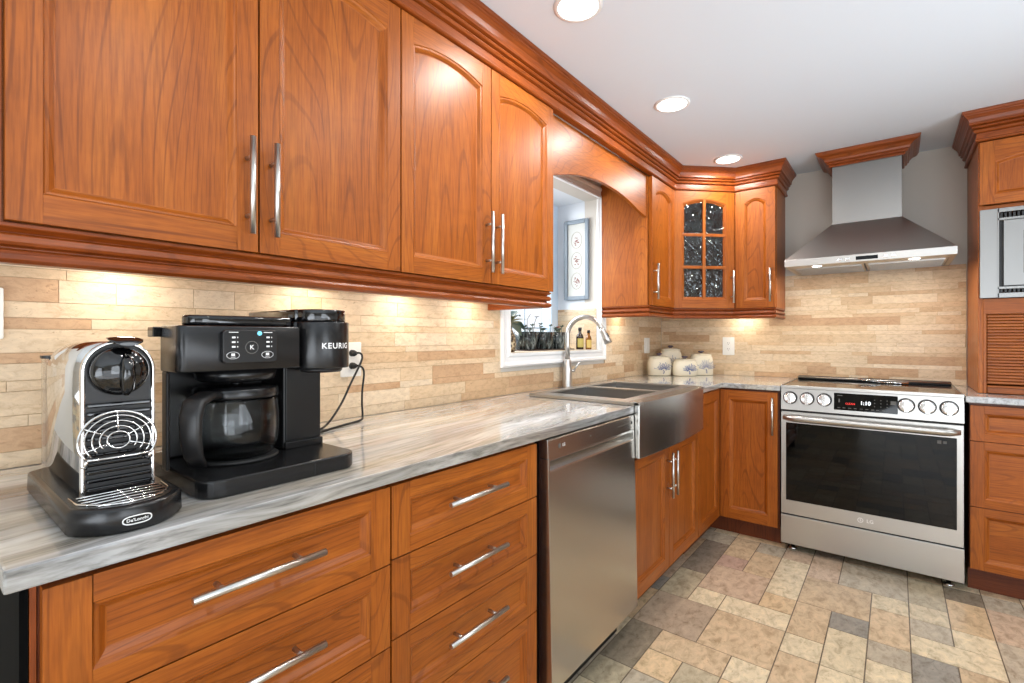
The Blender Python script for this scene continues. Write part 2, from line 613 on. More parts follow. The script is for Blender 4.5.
# ------------------------------------------------------------------ cabinet fronts
def front(parent, name, T, w, h, t=0.021, st=0.056, rb=0.055, rt=0.055, arch=0.0, handle=None, glass=None, mat='wood', label=None, hlabel=None, cross=False, step=0.0125):
    """frame-and-panel front in local (u across, v up, n outward)"""
    tn = random.uniform(0.94, 1.05)
    N = 14 if arch else 1

    def vt(u):
        if not arch:
            return h - rt
        k = (u - w / 2) / (w / 2 - st)
        return h - rt - arch * k * k

    def contour(d):
        a, b = st + d, w - st - d
        pts = [(a, rb + d), (b, rb + d)]
        for i in range(N + 1):
            k = i / N
            uo = (w - st) + k * (2 * st - w)
            u = b + k * (a - b)
            pts.append((u, vt(uo) - d))
        return pts
    mb = MB(T)
    mb.tint = (tn, tn, tn)
    ov, ou = MB.off(), MB.off()
    # stiles, bottom rail, top rail (with arch)
    mb.box(0, st, 0, h, 0, t, 'y')
    mb.box(w - st, w, 0, h, 0, t, 'y')
    mb.box(st, w - st, 0, rb, 0, t, 'x')
    us = [st + (w - 2 * st) * i / N for i in range(N + 1)]
    poly = [(u, vt(u)) for u in us] + [(w - st, h), (st, h)]
    mb.prism(poly, 'z', 0, t, 'x')
    # moulding inside the frame
    rings = [(0, t), (0.0025, t - 0.0030), (0.0055, t - 0.0036), (0.0075, t - 0.0046), (0.0150, t - step), (0.0175, t - step - 0.0008)]
    loops = [[(p[0], p[1], z) for p in contour(d)] for d, z in rings]
    n = len(loops[0])
    of = MB.off()
    for a, b in zip(loops[:-1], loops[1:]):
        for i in range(n):
            j = (i + 1) % n
            g = 'y' if (i == 1 or i == n - 1) else 'x'
            mb.face([a[i], a[j], b[j], b[i]], g, of)
    fr = mb.build(name, M[mat], parent, bevel=0.0006, seg=1, angle=60, label=label)
    if glass is None:
        pm = MB(T)
        tn2 = tn * random.uniform(0.95, 1.04)
        pm.tint = (tn2, tn2, tn2)
        z = t - step - 0.0008
        pm.face([(p[0], p[1], z) for p in contour(0.0175)], 'x' if cross else 'y', MB.off())
        pm.build('panel', M[mat], fr, recalc=False)
    else:
        cols, rows = glass
        bars = MB(T)
        a0, b0, c0 = st, w - st, rb
        bw = 0.010
        for i in range(1, cols):
            u = a0 + (b0 - a0) * i / cols
            bars.box(u - bw, u + bw, c0, vt(u), 0.004, t - 0.002, 'y')
        for i in range(1, rows):
            v = c0 + (vt(st) + arch * .3 - c0) * i / rows
            bars.box(a0, b0, v - bw, v + bw, 0.004, t - 0.003, 'x')
        bars.build('glazing_bars', M[mat], fr, bevel=0.003, seg=2)
        pg = MB(T)
        rg = random.Random(31)
        u0, u1, v0, v1 = st - .004, w - st + .004, rb - .004, h - rt + .004
        nu, nv = int((u1 - u0) / .0085), int((v1 - v0) / .0105)
        gv = []
        for b in range(nv + 1):
            for a in range(nu + 1):
                e = 0 < a < nu and 0 < b < nv
                gv.append((u0 + (u1 - u0) * (a + (rg.uniform(-.3, .3) if e else 0)) / nu, v0 + (v1 - v0) * (b + (rg.uniform(-.3, .3) if e else 0)) / nv, .0065 + (rg.uniform(-.0016, .0016) if e else 0)))
        gf = []
        for b in range(nv):
            for a in range(nu):
                q = b * (nu + 1) + a
                if rg.random() < .5:
                    gf += [(q, q + 1, q + nu + 2), (q, q + nu + 2, q + nu + 1)]
                else:
                    gf += [(q, q + 1, q + nu + 1), (q + 1, q + nu + 2, q + nu + 1)]
        k0 = len(gv)
        gv += [(u0, v0, .003), (u1, v0, .003), (u1, v1, .003), (u0, v1, .003)]
        gf.append((k0, k0 + 3, k0 + 2, k0 + 1))
        gf.append(tuple([k0, k0 + 1] + list(range(nu, -1, -1))))
        gf.append(tuple([k0 + 3] + [nv * (nu + 1) + a for a in range(nu + 1)] + [k0 + 2]))
        gf.append(tuple([k0] + [b * (nu + 1) for b in range(nv + 1)] + [k0 + 3]))
        gf.append(tuple([k0 + 1, k0 + 2] + [b * (nu + 1) + nu for b in range(nv, -1, -1)]))
        pg.faces(gv, gf, 'z', (0, 0, 0))
        pg.build('glass_pane', M['crinkle'], fr)
    if handle:
        pull(fr, T, handle, t, hlabel)
    return fr


def pull(parent, T, handle, t, label=None, r=0.0062):
    mb = MB(T)
    so = t + 0.030
    if handle[0] == 'v':
        _, u, v0, v1 = handle
        mb.tube([(u, v0, so), (u, v1, so)], r, 12)
        k = (v1 - v0) * 0.2
        for v in (v0 + k, v1 - k):
            mb.tube([(u, v, t - 0.001), (u, v, so)], r * 0.72, 8)
    else:
        _, u0, u1, v = handle
        mb.tube([(u0, v, so), (u1, v, so)], r, 12)
        k = (u1 - u0) * 0.2
        for u in (u0 + k, u1 - k):
            mb.tube([(u, v, t - 0.001), (u, v, so)], r * 0.72, 8)
    return mb.build('handle', M['nickel'], parent, label=label)


def TL(x, y0, z0):      # fronts on the left run: u = +y, n = +x
    return lambda u, v, n: (x + n, y0 + u, z0 + v)


def TB(y, x0, z0):      # fronts on the back run: u = +x, n = -y
    return lambda u, v, n: (x0 + u, y - n, z0 + v)


# ------------------------------------------------------------------ room shell
RX, RY0, RY1, CZ = 4.6, -3.5, 3.7056, 2.268
WY0, WY1, WZ0, WZ1 = 1.795, 2.695, 1.11, 2.045          # bay window opening
mb = MB()
mb.box(-0.1, 0, RY0 - .1, WY0, 0, CZ + .1)
mb.box(-0.1, 0, WY1, RY1 + .1, 0, CZ + .1)
mb.box(-0.1, 0, WY0, WY1, 0, WZ0)
mb.box(-0.1, 0, WY0, WY1, WZ1, CZ + .1)
wall_left = struct(mb.build('wall_left', M['paint_wall']))
mb = MB(); mb.box(-0.1, RX + .1, RY1, RY1 + .1, 0, CZ + .1)
wall_back = struct(mb.build('wall_back', M['paint_wall']))
mb = MB(); mb.box(RX, RX + .1, RY0 - .1, RY1 + .1, 0, CZ + .1)
wall_right = struct(mb.build('wall_right', M['paint_wall']))
mb = MB(); mb.box(-0.1, RX + .1, RY0 - .1, RY0, 0, CZ + .1)
wall_front = struct(mb.build('wall_front', M['paint_wall']))
mb = MB(); mb.box(-0.1, RX + .1, RY0 - .1, RY1 + .1, CZ, CZ + .1)
ceiling = struct(mb.build('ceiling', M['paint_ceiling']))

# floor: stone tiles on a grid, layout in the open area read off the photo
GX0, GY0, GX, GY = 0.57, 1.487, 0.1312, 0.1463
TAN, BEI, PNK, GRY, OLV, DRK, ORG = (208, 182, 148), (221, 203, 170), (204, 178, 152), (190, 176, 154), (190, 175, 147), (146, 133, 114), (219, 190, 151)
LAY = [(0, 1, 1, 2, DRK), (0, 0, 1, 1, OLV), (-1, 0, 1, 2, GRY), (1, 1, 1, 1, ORG), (1, 2, 2, 1, TAN), (0, 3, 2, 2, (176, 156, 134)), (2, 3, 2, 2, TAN),
       (0, 5, 1, 2, OLV), (1, 5, 1, 1, BEI), (2, 5, 2, 1, BEI), (1, 6, 2, 2, PNK), (0, 7, 1, 3, (150, 136, 120)), (1, 8, 1, 1, (190, 160, 142)),
       (2, 8, 1, 2, TAN), (1, 9, 1, 2, TAN), (3, 6, 1, 1, ORG), (3, 7, 1, 3, BEI), (2, 10, 1, 1, GRY), (3, 10, 1, 1, PNK),
       (4, 9, 1, 2, PNK), (4, 7, 2, 2, TAN), (5, 9, 2, 2, GRY), (4, 5, 1, 2, TAN), (4, 4, 1, 1, BEI), (5, 6, 1, 1, (152, 144, 132)), (5, 4, 1, 2, BEI),
       (6, 8, 1, 1, BEI), (6, 6, 1, 2, TAN), (6, 5, 1, 1, GRY), (7, 9, 1, 2, OLV), (7, 8, 1, 1, BEI), (7, 7, 1, 1, GRY), (7, 6, 2, 1, BEI),
       (7, 4, 1, 2, (160, 152, 140)), (8, 8, 1, 2, ORG), (8, 7, 1, 1, BEI), (8, 4, 1, 2, TAN), (8, 10, 1, 1, DRK), (9, 8, 1, 2, PNK), (9, 10, 1, 1, GRY),
       (9, 6, 1, 2, GRY), (9, 11, 1, 1, TAN), (2, 1, 1, 1, OLV), (1, 0, 2, 1, GRY), (3, 2, 1, 1, BEI), (4, 2, 1, 2, TAN), (2, 0, 1, 1, BEI), (5, 3, 1, 1, BEI)]
nI0, nI1, nJ0, nJ1 = -5, 31, -35, 16
occ = {}
placed = []
for i, j, w, h, c in LAY:
    cells = [(i + a, j + b) for a in range(w) for b in range(h)]
    if any(q in occ for q in cells):
        continue
    for q in cells:
        occ[q] = 1
    placed.append((i, j, w, h, c))
PAL = [TAN, BEI, BEI, PNK, GRY, OLV, ORG, TAN, (160, 152, 140)]
rf = random.Random(3)
for j in range(nJ0, nJ1):
    for i in range(nI0, nI1):
        if (i, j) in occ:
            continue
        for w, h in rf.sample([(1, 1), (2, 1), (1, 2), (2, 2), (1, 1)], 5):
            cells = [(i + a, j + b) for a in range(w) for b in range(h)]
            if all(q not in occ for q in cells):
                break
        for q in cells:
            occ[q] = 1
        placed.append((i, j, w, h, rf.choice(PAL)))
mb = MB()
mb.box(-0.1, RX + .1, RY0 - .1, RY1 + .1, -0.1, -0.0016, 'x', (0, 0, 0), srgb(118, 104, 88)[:3])
G = 0.0022
for i, j, w, h, c in placed:
    x0, x1 = max(GX0 + GX * i, 0) + G, min(GX0 + GX * (i + w), RX) - G
    y0, y1 = max(GY0 + GY * j, RY0) + G, min(GY0 + GY * (j + h), RY1) - G
    if x1 - x0 < .005 or y1 - y0 < .005:
        continue
    k = rf.uniform(0.93, 1.06)
    tc = tuple(q * k for q in srgb(*c)[:3])
    of = (rf.uniform(-30, 30), rf.uniform(-30, 30), rf.uniform(-30, 30))
    mb.box(x0, x1, y0, y1, -0.004, 0.0, 'z', of, tc)
floor = struct(mb.build('floor', M['floor_tile']))

# split-face travertine strips on the walls
ROWS = [.034, .05, .024, .05, .022, .036, .022, .05, .024, .034, .05, .022, .026, .03, .05, .022, .036, .024, .05, .034, .022]
TP = [(218, 192, 158), (222, 200, 170), (210, 180, 144), (214, 187, 152), (226, 206, 178), (204, 171, 134), (219, 195, 162), (198, 162, 126), (222, 199, 168), (220, 196, 164)]


def strips(name, parent, kind, base, a0, a1, z0, z1, hole=None, seed=1):
    """kind 'x': strips on a plane x=base facing +x, running along y; 'y': plane y=base facing -y"""
    r = random.Random(seed)
    mb = MB()

    def slab(p0, p1, q0, q1, d0, d1, of, tc):
        if kind == 'x':
            mb.box(base + d0, base + d1, p0, p1, q0, q1, 'y', of, tc)
        else:
            mb.box(p0, p1, base - d1, base - d0, q0, q1, 'x', of, tc)
    spans = [(a0, a1)]
    back = srgb(186, 158, 122)[:3]
    z, k = z0, 0
    while z < z1 - .004:
        hgt = min(ROWS[k % len(ROWS)], z1 - z)
        k += 1
        spans = [(a0, a1)]
        if hole and z + hgt > hole[2] and z < hole[3]:
            spans = [(a0, hole[0]), (hole[1], a1)]
        for s0, s1 in spans:
            slab(s0, s1, z, z + hgt, 0.0008, 0.0042, (0, 0, 0), back)
            p = s0 - r.uniform(0, .3)
            while p < s1:
                L = r.choice([.10, .16, .22, .30, .30, .40])
                c = r.choice(TP)
                v = r.uniform(.95, 1.04)
                tc = tuple(q * v for q in srgb(*c)[:3])
                of = (r.uniform(-30, 30), r.uniform(-30, 30), r.uniform(-30, 30))
                b0, b1 = max(p, s0) + .0006, min(p + L, s1) - .0006
                if b1 - b0 > .006:
                    slab(b0, b1, z + .0007, z + hgt - .0007, 0.0008, 0.0056 + r.uniform(0, .0012), of, tc)
                p += L
        z += hgt
    return mb.build(name, M['travertine'], parent)


TRIM0, TRIM1, TRIMZ = 1.733, 2.760, 1.046
strips('backsplash', wall_left, 'x', 0.0, -0.5, 3.699, 0.9155, 1.42, hole=(TRIM0, TRIM1, TRIMZ, 3), seed=5)
strips('backsplash', wall_back, 'y', RY1, 0.008, 1.754, 0.9155, 1.597, seed=11)

# bay window in the left wall
win = bpy.data.objects.new('window_1', None)
COL.objects.link(win)
win.location = (0, 2.245, 1.11)
win['kind'] = 'structure'
mb = MB()
B = -0.30
mb.box(B, -0.1, WY0 - .05, WY0, WZ0 - .05, WZ1 + .05)
mb.box(B, -0.1, WY1, WY1 + .05, WZ0 - .05, WZ1 + .05)
mb.box(B, -0.1, WY0, WY1, WZ1, WZ1 + .05)
mb.build('bay_lining', M['paint_bay'], win)
mb = MB()
for q in range(6):
    mb.box(B, 0.0, WY0 + .15 * q + .001, WY0 + .15 * (q + 1) - .001, WZ0 - .03, WZ0 + .0015, 'y', None, srgb(222, 206, 182)[:3])
mb.build('sill', M['travertine'], win)
strips('wainscot', win, 'y', WY1, B + .002, -0.016, WZ0 + .002, 1.365, seed=21)
# moulded casing round the opening
prof = [(0, 0), (0.066, 0), (0.066, 0.012), (0.058, 0.020), (0.046, 0.018), (0.040, 0.013), (0.020, 0.013), (0.012, 0.017), (0.0, 0.017)]
cas = MB()


def casing_bar(p0, p1, d, mit0, mit1):
    A, Bq = [], []
    for o, e in prof:
        A.append((0.001 + e, p0[0] + d[0] * o + mit0[0] * o, p0[1] + d[1] * o + mit0[1] * o))
        Bq.append((0.001 + e, p1[0] + d[0] * o + mit1[0] * o, p1[1] + d[1] * o + mit1[1] * o))
    k = len(prof)
    cas.faces(A + Bq, [(j, (j + 1) % k, k + (j + 1) % k, k + j) for j in range(k)])


casing_bar((WY0, WZ0), (WY1, WZ0), (0, -1), (-1, 0), (1, 0))
casing_bar((WY0, WZ1), (WY1, WZ1), (0, 1), (-1, 0), (1, 0))
casing_bar((WY0, WZ0), (WY0, WZ1), (-1, 0), (0, -1), (0, 1))
casing_bar((WY1, WZ0), (WY1, WZ1), (1, 0), (0, -1), (0, 1))
cas.box(-0.012, 0.001, WY0, WY0 + .006, WZ0, WZ1)
cas.box(-0.012, 0.001, WY1 - .006, WY1, WZ0, WZ1)
cas.build('casing', M['paint_white'], win)
mb = MB()
mb.box(B - .06, B, WY0 - .05, WY0 + .07, WZ0 - .05, WZ1 + .05)
mb.box(B - .06, B, WY1 - .10, WY1 + .05, WZ0 - .05, WZ1 + .05)
mb.box(B - .06, B, WY0 + .07, WY1 - .10, WZ0 - .05, WZ0 + .02)
mb.box(B - .06, B, WY0 + .07, WY1 - .10, WZ1 - .07, WZ1 + .05)
mb.box(B, B + .014, WY1 - .10, WY1 - .06, WZ0 + .02, WZ1 - .02)
for y in (2.10, 2.36):
    mb.box(B - .034, B - .022, y - .005, y + .005, WZ0 + .02, WZ1 - .07)
for z in (1.245, 1.47, 1.70):
    mb.box(B - .034, B - .022, WY0 + .07, WY1 - .10, z - .005, z + .005)
mb.build('window_frame', M['vinyl_frame'], win, bevel=0.003)
mb = MB()
mb.box(B - .030, B - .026, WY0 + .071, WY1 - .101, WZ0 + .021, WZ1 - .071)
mb.build('window_glass', M['window_glass'], win)

# ------------------------------------------------------------------ upper cabinets
UF = 0.313      # carcass front of the left run
UZ0, UZ1 = 1.374, 2.125


def upper(label, y0, y1, handles):
    c = thing('wall_cabinet', label, 'cabinet', (0.16, (y0 + y1) / 2, 1.372), 'wall cabinets on the left wall')
    mb = MB()
    mb.box(0.009, UF, y0, y0 + .016, 1.372, 2.127, 'z')
    mb.box(0.009, UF, y1 - .016, y1, 1.372, 2.127, 'z')
    mb.box(0.009, UF, y0 + .016, y1 - .016, 1.372, 1.39, 'y')
    mb.box(0.009, UF, y0 + .016, y1 - .016, 2.111, 2.127, 'y')
    mb.box(0.009, 0.017, y0 + .016, y1 - .016, 1.39, 2.111, 'z')
    mb.box(UF - .018, UF, y0 + .016, y1 - .016, 2.07, 2.111, 'y')
    ym = (y0 + y1) / 2
    mb.box(UF - .018, UF, ym - .02, ym + .02, 1.39, 2.07, 'z')
    mb.build('carcass', M['wood'], c)
    for k, (a, b) in enumerate(((y0, ym), (ym, y1))):
        w = b - a - .004
        u = w - .024 if k == 0 else .024
        front(c, 'door', TL(UF + .0005, a + .002, UZ0), w, UZ1 - UZ0, rb=.049, st=.044, rt=.054, arch=.024, handle=('v', u, .034, .242))
    return c


upper('long cherry double-door wall cabinet above the coffee makers, at the left end of the run', 0.104, 0.8915, None)
upper('cherry double-door arched wall cabinet just left of the window', 0.8925, 1.680, None)
mb = MB(); mb.box(0.009, UF + .006, 0.05, 0.1035, 1.372, 2.127)
tag(mb.build('filler_strip', M['wood_red']), 'narrow cherry filler strip at the left edge beside the first wall cabinet', 'filler')

# cabinet right of the window
c = thing('wall_cabinet', 'narrow single-door cherry wall cabinet right of the window valance', 'cabinet', (0.16, 2.89, 1.372), 'wall cabinets on the left wall')
mb = MB()
mb.box(0.009, UF, 2.697, 2.713, 1.372, 2.127, 'z')
mb.box(0.009, UF, 3.072, 3.087, 1.372, 2.127, 'z')
mb.box(0.009, UF, 2.713, 3.072, 1.372, 1.39, 'y')
mb.box(0.009, UF, 2.713, 3.072, 2.111, 2.127, 'y')
mb.box(0.009, 0.017, 2.713, 3.072, 1.39, 2.111, 'z')
mb.box(UF - .018, UF, 2.713, 3.072, 2.07, 2.111, 'y')
mb.build('carcass', M['wood'], c, bevel=.0015, seg=1)
front(c, 'door', TL(UF + .0005, 2.716, UZ0), .365, UZ1 - UZ0, rb=.049, st=.056, rt=.054, arch=.03, handle=('v', .018, .034, .242))

# diagonal corner cabinet with a glazed door
c = thing('corner_cabinet', 'diagonal cherry corner wall cabinet with six-pane crinkled glass door', 'cabinet', (0.3, 3.4, 1.372))
poly = [(0.010, 3.0885), (UF, 3.0885), (0.611, 3.3865), (0.611, 3.697), (0.010, 3.697)]
mb = MB()
for z0, z1 in ((1.372, 1.39), (2.111, 2.127)):
    mb.prism(poly, 'z', z0, z1, 'x')
mb.box(0.010, 0.02, 3.0885, 3.697, 1.39, 2.111)
mb.box(0.02, 0.611, 3.687, 3.697, 1.39, 2.111)
mb.box(0.02, UF - .004, 3.0885, 3.102, 1.39, 2.111)
mb.box(0.597, 0.611, 3.392, 3.687, 1.39, 2.111)
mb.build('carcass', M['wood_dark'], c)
mb = MB()
sp = [(0.022, 3.104), (0.302, 3.104), (0.594, 3.396), (0.594, 3.685), (0.022, 3.685)]
for z in (1.62, 1.865):
    mb.prism(sp, 'z', z, z + .012, 'x')
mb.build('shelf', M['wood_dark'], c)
R2 = math.sqrt(0.5)
L = math.hypot(0.611 - UF, 3.3865 - 3.0885)
dw = L - .012
T = lambda u, v, n: (UF + (u + .006) * R2 + (n + .001) * R2, 3.0885 + (u + .006) * R2 - (n + .001) * R2, UZ0 + v)
front(c, 'door', T, dw, UZ1 - UZ0, st=.055, rb=.055, rt=.050, arch=.030, handle=('v', dw - .022, .034, .242), glass=(2, 3))
# dishes seen through the crinkled glass
BOWL = [(0.02, 0), (0.035, 0.004), (0.06, 0.03), (0.072, 0.062), (0.068, 0.062), (0.055, 0.032), (0.03, 0.008), (0.0, 0.006)]
M['dish_white'] = flat('white_glaze', srgb(215, 225, 225), 0.25)
M['dish_ochre'] = flat('ochre_glaze', srgb(190, 170, 110), 0.3)
M['dish_grey'] = flat('grey_glaze', srgb(120, 140, 150), 0.3)
for x, y, z, m, s, lab in ((0.40, 3.36, 1.878, 'dish_grey', 1.3, 'pale grey bowl on the top shelf behind the crinkled cabinet glass'),
                           (0.30, 3.28, 1.633, 'dish_ochre', 1.0, 'ochre bowl on the middle shelf behind the crinkled cabinet glass'),
                           (0.28, 3.26, 1.391, 'dish_white', 1.0, 'pale bowl on the bottom shelf behind the crinkled cabinet glass')):
    mb = MB(); mb.lathe([(r * s, h * s) for r, h in BOWL], (x, y, z), 24)
    tag(mb.build('bowl', M[m]), lab, 'bowl', 'dishes in the glazed corner cabinet')

# cabinet left of the hood
BF = 3.391
c = thing('wall_cabinet', 'narrow cherry wall cabinet with arched door left of the range hood', 'cabinet', (0.74, 3.55, 1.372))
mb = MB()
mb.box(0.6125, 0.628, BF, 3.697, 1.372, 2.127)
mb.box(0.846, 0.862, BF, 3.697, 1.372, 2.127)
mb.box(0.628, 0.846, BF, 3.697, 1.372, 1.39, 'x')
mb.box(0.628, 0.846, BF, 3.697, 2.111, 2.127, 'x')
mb.box(0.628, 0.846, 3.689, 3.697, 1.39, 2.111)
mb.box(0.628, 0.846, BF, BF + .018, 2.07, 2.111, 'x')
mb.build('carcass', M['wood'], c, bevel=.0015, seg=1)
front(c, 'door', TB(BF - .0005, 0.628, UZ0), .230, UZ1 - UZ0, st=.052, rb=.049, rt=.056, arch=.030, handle=('v', .206, .034, .242))

# valance over the window
pts = [(1.684, 1.862), (1.735, 1.877), (1.80, 1.895), (1.857, 1.911), (1.93, 1.927), (2.006, 1.939), (2.08, 1.947), (2.148, 1.950), (2.225, 1.950), (2.30, 1.947),
       (2.38, 1.940), (2.451, 1.929), (2.52, 1.915), (2.587, 1.900), (2.65, 1.890), (2.696, 1.883)]
mb = MB()
mb.prism(pts + [(2.696, 2.127), (1.684, 2.127)], 'x', 0.289, 0.309, 'y')
tag(mb.build('valance', M['wood'], bevel=.002), 'arched cherry valance board spanning the window above the sink', 'valance')

CROWN = [(-.020, 2.1275), (.008, 2.1275), (.013, 2.132), (.013, 2.136), (.008, 2.139), (.008, 2.165), (.003, 2.167), (.016, 2.170), (.021, 2.177), (.017, 2.184), (.010, 2.186), (.025, 2.189), (.029, 2.194), (.026, 2.199),
         (.020, 2.201), (.036, 2.204), (.036, 2.216), (.041, 2.231), (.051, 2.243), (.055, 2.245), (.056, 2.251), (.061, 2.253), (.063, 2.2665), (-.020, 2.2665)]
mb = MB()
mb.sweep(CROWN, [(.335, .05), (.335, 3.085), (.6205, 3.3705), (.864, 3.3705), (.864, 3.698)])
tag(mb.build('crown_moulding', M['wood_red'], bevel=.001, seg=1), 'stepped cherry crown moulding running over the window and round the corner cabinets', 'crown moulding')
mb = MB()
HC = [(.0015, 2.1865), (.012, 2.1865), (.015, 2.192), (.013, 2.198), (.024, 2.201), (.027, 2.207), (.024, 2.212), (.034, 2.215), (.037, 2.226), (.050, 2.240), (.066, 2.246), (.072, 2.252), (.079, 2.2665), (.0015, 2.2665)]
mb.sweep(HC, [(1.149, 3.698), (1.149, 3.42), (1.471, 3.42), (1.471, 3.698)])
tag(mb.build('crown_moulding', M['wood_red'], bevel=.001, seg=1), 'short cherry crown moulding collar around the hood chimney', 'crown moulding')

RAIL = [(-.024, 1.3715), (.012, 1.3715), (.012, 1.365), (.000, 1.357), (.011, 1.352), (.013, 1.342), (.009, 1.336), (-.001, 1.334), (-.001, 1.330), (.010, 1.327), (.014, 1.320), (.012, 1.312), (.005, 1.307), (-.024, 1.307)]
mb = MB()
mb.sweep(RAIL, [(UF, .05), (UF, 1.664), (.009, 1.664)])
tag(mb.build('light_rail', M['wood_red'], bevel=.001, seg=1), 'long cherry light rail moulding under the wall cabinets left of the window', 'moulding')
mb = MB()
mb.sweep(RAIL, [(.009, 2.711), (UF, 2.711), (UF, 3.092), (.606, 3.385), (.850, 3.385), (.850, 3.697)])
tag(mb.build('light_rail', M['wood_red'], bevel=.001, seg=1), 'cherry light rail moulding under the corner wall cabinets', 'moulding')

# ------------------------------------------------------------------ base cabinets
DF = 0.5905


def drawers(label, y0, y1, zs, pulls, group):
    c = thing('drawer_cabinet', label, 'drawer cabinet', (0.3, (y0 + y1) / 2, 0), group)
    mb = MB()
    mb.box(0.010, 0.59, y0, y0 + .016, .105, .8845)
    mb.box(0.010, 0.59, y1 - .016, y1, .105, .8845)
    mb.box(0.010, 0.59, y0 + .016, y1 - .016, .105, .12, 'y')
    mb.box(0.010, 0.02, y0 + .016, y1 - .016, .12, .8845)
    mb.box(0.56, 0.588, y0 + .016, y1 - .016, .12, .8845, 'y')
    mb.build('carcass', M['wood_dark'], c)
    mb = MB(); mb.box(0.50, 0.53, y0, y1, 0.001, .1045, 'y')
    mb.build('toe_kick', M['wood_dark'], c)
    for (a, b), hv in zip(zs, pulls):
        w = y1 - y0 - .004
        h = b - a - .003
        hd = ('h', hv[0] - y0 - .002, hv[1] - y0 - .002, hv[2] - a - .0015) if hv else None
        front(c, 'drawer', TL(DF, y0 + .002, a + .0015), w, h, st=.048, rb=.036, rt=.036, handle=hd, cross=True)
    return c


mb = MB(); mb.box(0.012, 0.5900, 0.0935, 0.1015, 0.001, 0.884)
ep = mb.build('end_panel', M['dark_panel'])
tag(ep, 'black panel closing the left end of the base cabinets under the counter', 'panel')
mb = MB(); mb.box(0.012, 0.592, 0.1025, 0.1088, 0.105, 0.884)
tag(mb.build('filler_strip', M['wood_red']), 'thin cherry edge strip at the left end of the drawers', 'filler')
drawers('wide cherry drawer cabinet under the coffee makers with long bar pulls', 0.110, 0.6425, [(.710, .874), (.537, .710), (.324, .537), (.11, .324)],
        [(.266, .476, .802), (.266, .476, .637), (.266, .476, .46), (.266, .476, .25)], 'drawer cabinets on the left wall')
drawers('cherry four-drawer cabinet beside the dishwasher', 0.6435, 1.172, [(.717, .874), (.547, .717), (.379, .547), (.11, .379)],
        [(.788, .997, .800), (.788, .997, .641), (.788, .997, .475), (.788, .997, .29)], 'drawer cabinets on the left wall')
mb = MB(); mb.box(0.40, 0.586, 1.1745, 1.1935, 0.001, .884)
tag(mb.build('filler_strip', M['wood_dark']), 'dark cherry filler between the drawers and the dishwasher', 'filler')

# sink base
c = thing('sink_cabinet', 'cherry double-door base cabinet under the apron sink', 'cabinet', (0.3, 2.24, 0))
mb = MB()
mb.box(0.010, 0.59, 1.815, 1.831, .105, .69)
mb.box(0.010, 0.59, 2.652, 2.668, .105, .69)
mb.box(0.010, 0.59, 1.831, 2.652, .105, .12, 'y')
mb.box(0.010, 0.02, 1.831, 2.652, .12, .69)
mb.box(0.57, 0.59, 1.831, 2.652, .655, .69, 'y')
mb.box(0.57, 0.59, 2.215, 2.265, .12, .655)
mb.build('carcass', M['wood'], c)
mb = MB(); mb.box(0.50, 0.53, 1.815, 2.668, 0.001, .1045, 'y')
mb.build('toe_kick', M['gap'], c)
front(c, 'door', TL(DF, 1.834, .11), .404, .575, st=.052, rb=.055, rt=.040, handle=('v', .376, .338, .545))
front(c, 'door', TL(DF, 2.242, .11), .424, .575, st=.052, rb=.055, rt=.040, handle=('v', .028, .338, .545))
# wood side cheek right of the sink apron
mb = MB(); mb.box(0.57, 0.5895, 2.6235, 2.668, .692, .884)
tag(mb.build('filler_strip', M['wood']), 'short cherry strip beside the right end of the apron sink', 'filler')

c = thing('corner_base_cabinet', 'cherry inside-corner base cabinet between the sink and the range', 'cabinet', (0.6, 3.2, 0))
mb = MB()
mb.prism([(0.010, 2.670), (0.59, 2.670), (0.59, 3.0975), (0.928, 3.0975), (0.928, 3.696), (0.010, 3.696)], 'z', .105, .8845)
mb.build('carcass', M['wood_dark'], c)
mb = MB()
mb.prism([(0.4, 2.670), (0.535, 2.670), (0.535, 3.152), (0.928, 3.152), (0.928, 3.3), (0.4, 3.3)], 'z', 0.001, .1045)
mb.build('toe_kick', M['wood_dark'], c)
front(c, 'door', TL(DF, 2.672, .11), .400, .764, st=.055, rb=.058, rt=.058)
front(c, 'door', TB(3.097, 0.6135, .11), .308, .764, st=.052, rb=.058, rt=.055, handle=('v', .285, .525, .735))

# base cabinet right of the range
c = thing('drawer_cabinet', 'cherry three-drawer base cabinet right of the range', 'drawer cabinet', (2.0, 3.4, 0))
mb = MB(); mb.box(1.712, 2.37, 3.0985, 3.696, .105, .8845)
mb.build('carcass', M['wood_dark'], c)
mb = MB(); mb.box(1.712, 2.37, 3.15, 3.17, 0.001, .1045, 'x')
mb.build('toe_kick', M['wood_dark'], c)
for a, b in ((.708, .874), (.405, .708), (.117, .405)):
    front(c, 'drawer', TB(3.098, 1.714, a + .0015), .654, b - a - .003, st=.048, rb=.036, rt=.036, handle=('h', .222, .432, (b - a) * .62), cross=True)

# ------------------------------------------------------------------ countertops
SY0, SY1, SXB = 1.806, 2.622, 0.10
mb = MB()
mb.prism([(.0085, .076), (.631, .076), (.631, SY0), (SXB, SY0), (SXB, SY1), (.631, SY1), (.631, 3.055), (.937, 3.055), (.937, 3.697), (.0085, 3.697)], 'z', .8855, .915)
tag(mb.build('countertop', M['stone'], bevel=.003, seg=2), 'long grey-veined stone countertop running from the coffee makers round to the range', 'countertop')
mb = MB(); mb.box(1.6965, 2.37, 3.055, 3.697, .8855, .915)
tag(mb.build('countertop', M['stone'], bevel=.003, seg=2), 'short stone countertop right of the range under the roll-door cabinet', 'countertop')

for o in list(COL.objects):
    if o.name.startswith('countertop'):          # vertical faces take the darkened stone, edge shade put into the colour
        o.data.materials.append(M['stone_edge_shade'])
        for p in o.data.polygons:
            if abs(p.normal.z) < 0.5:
                p.material_index = 1

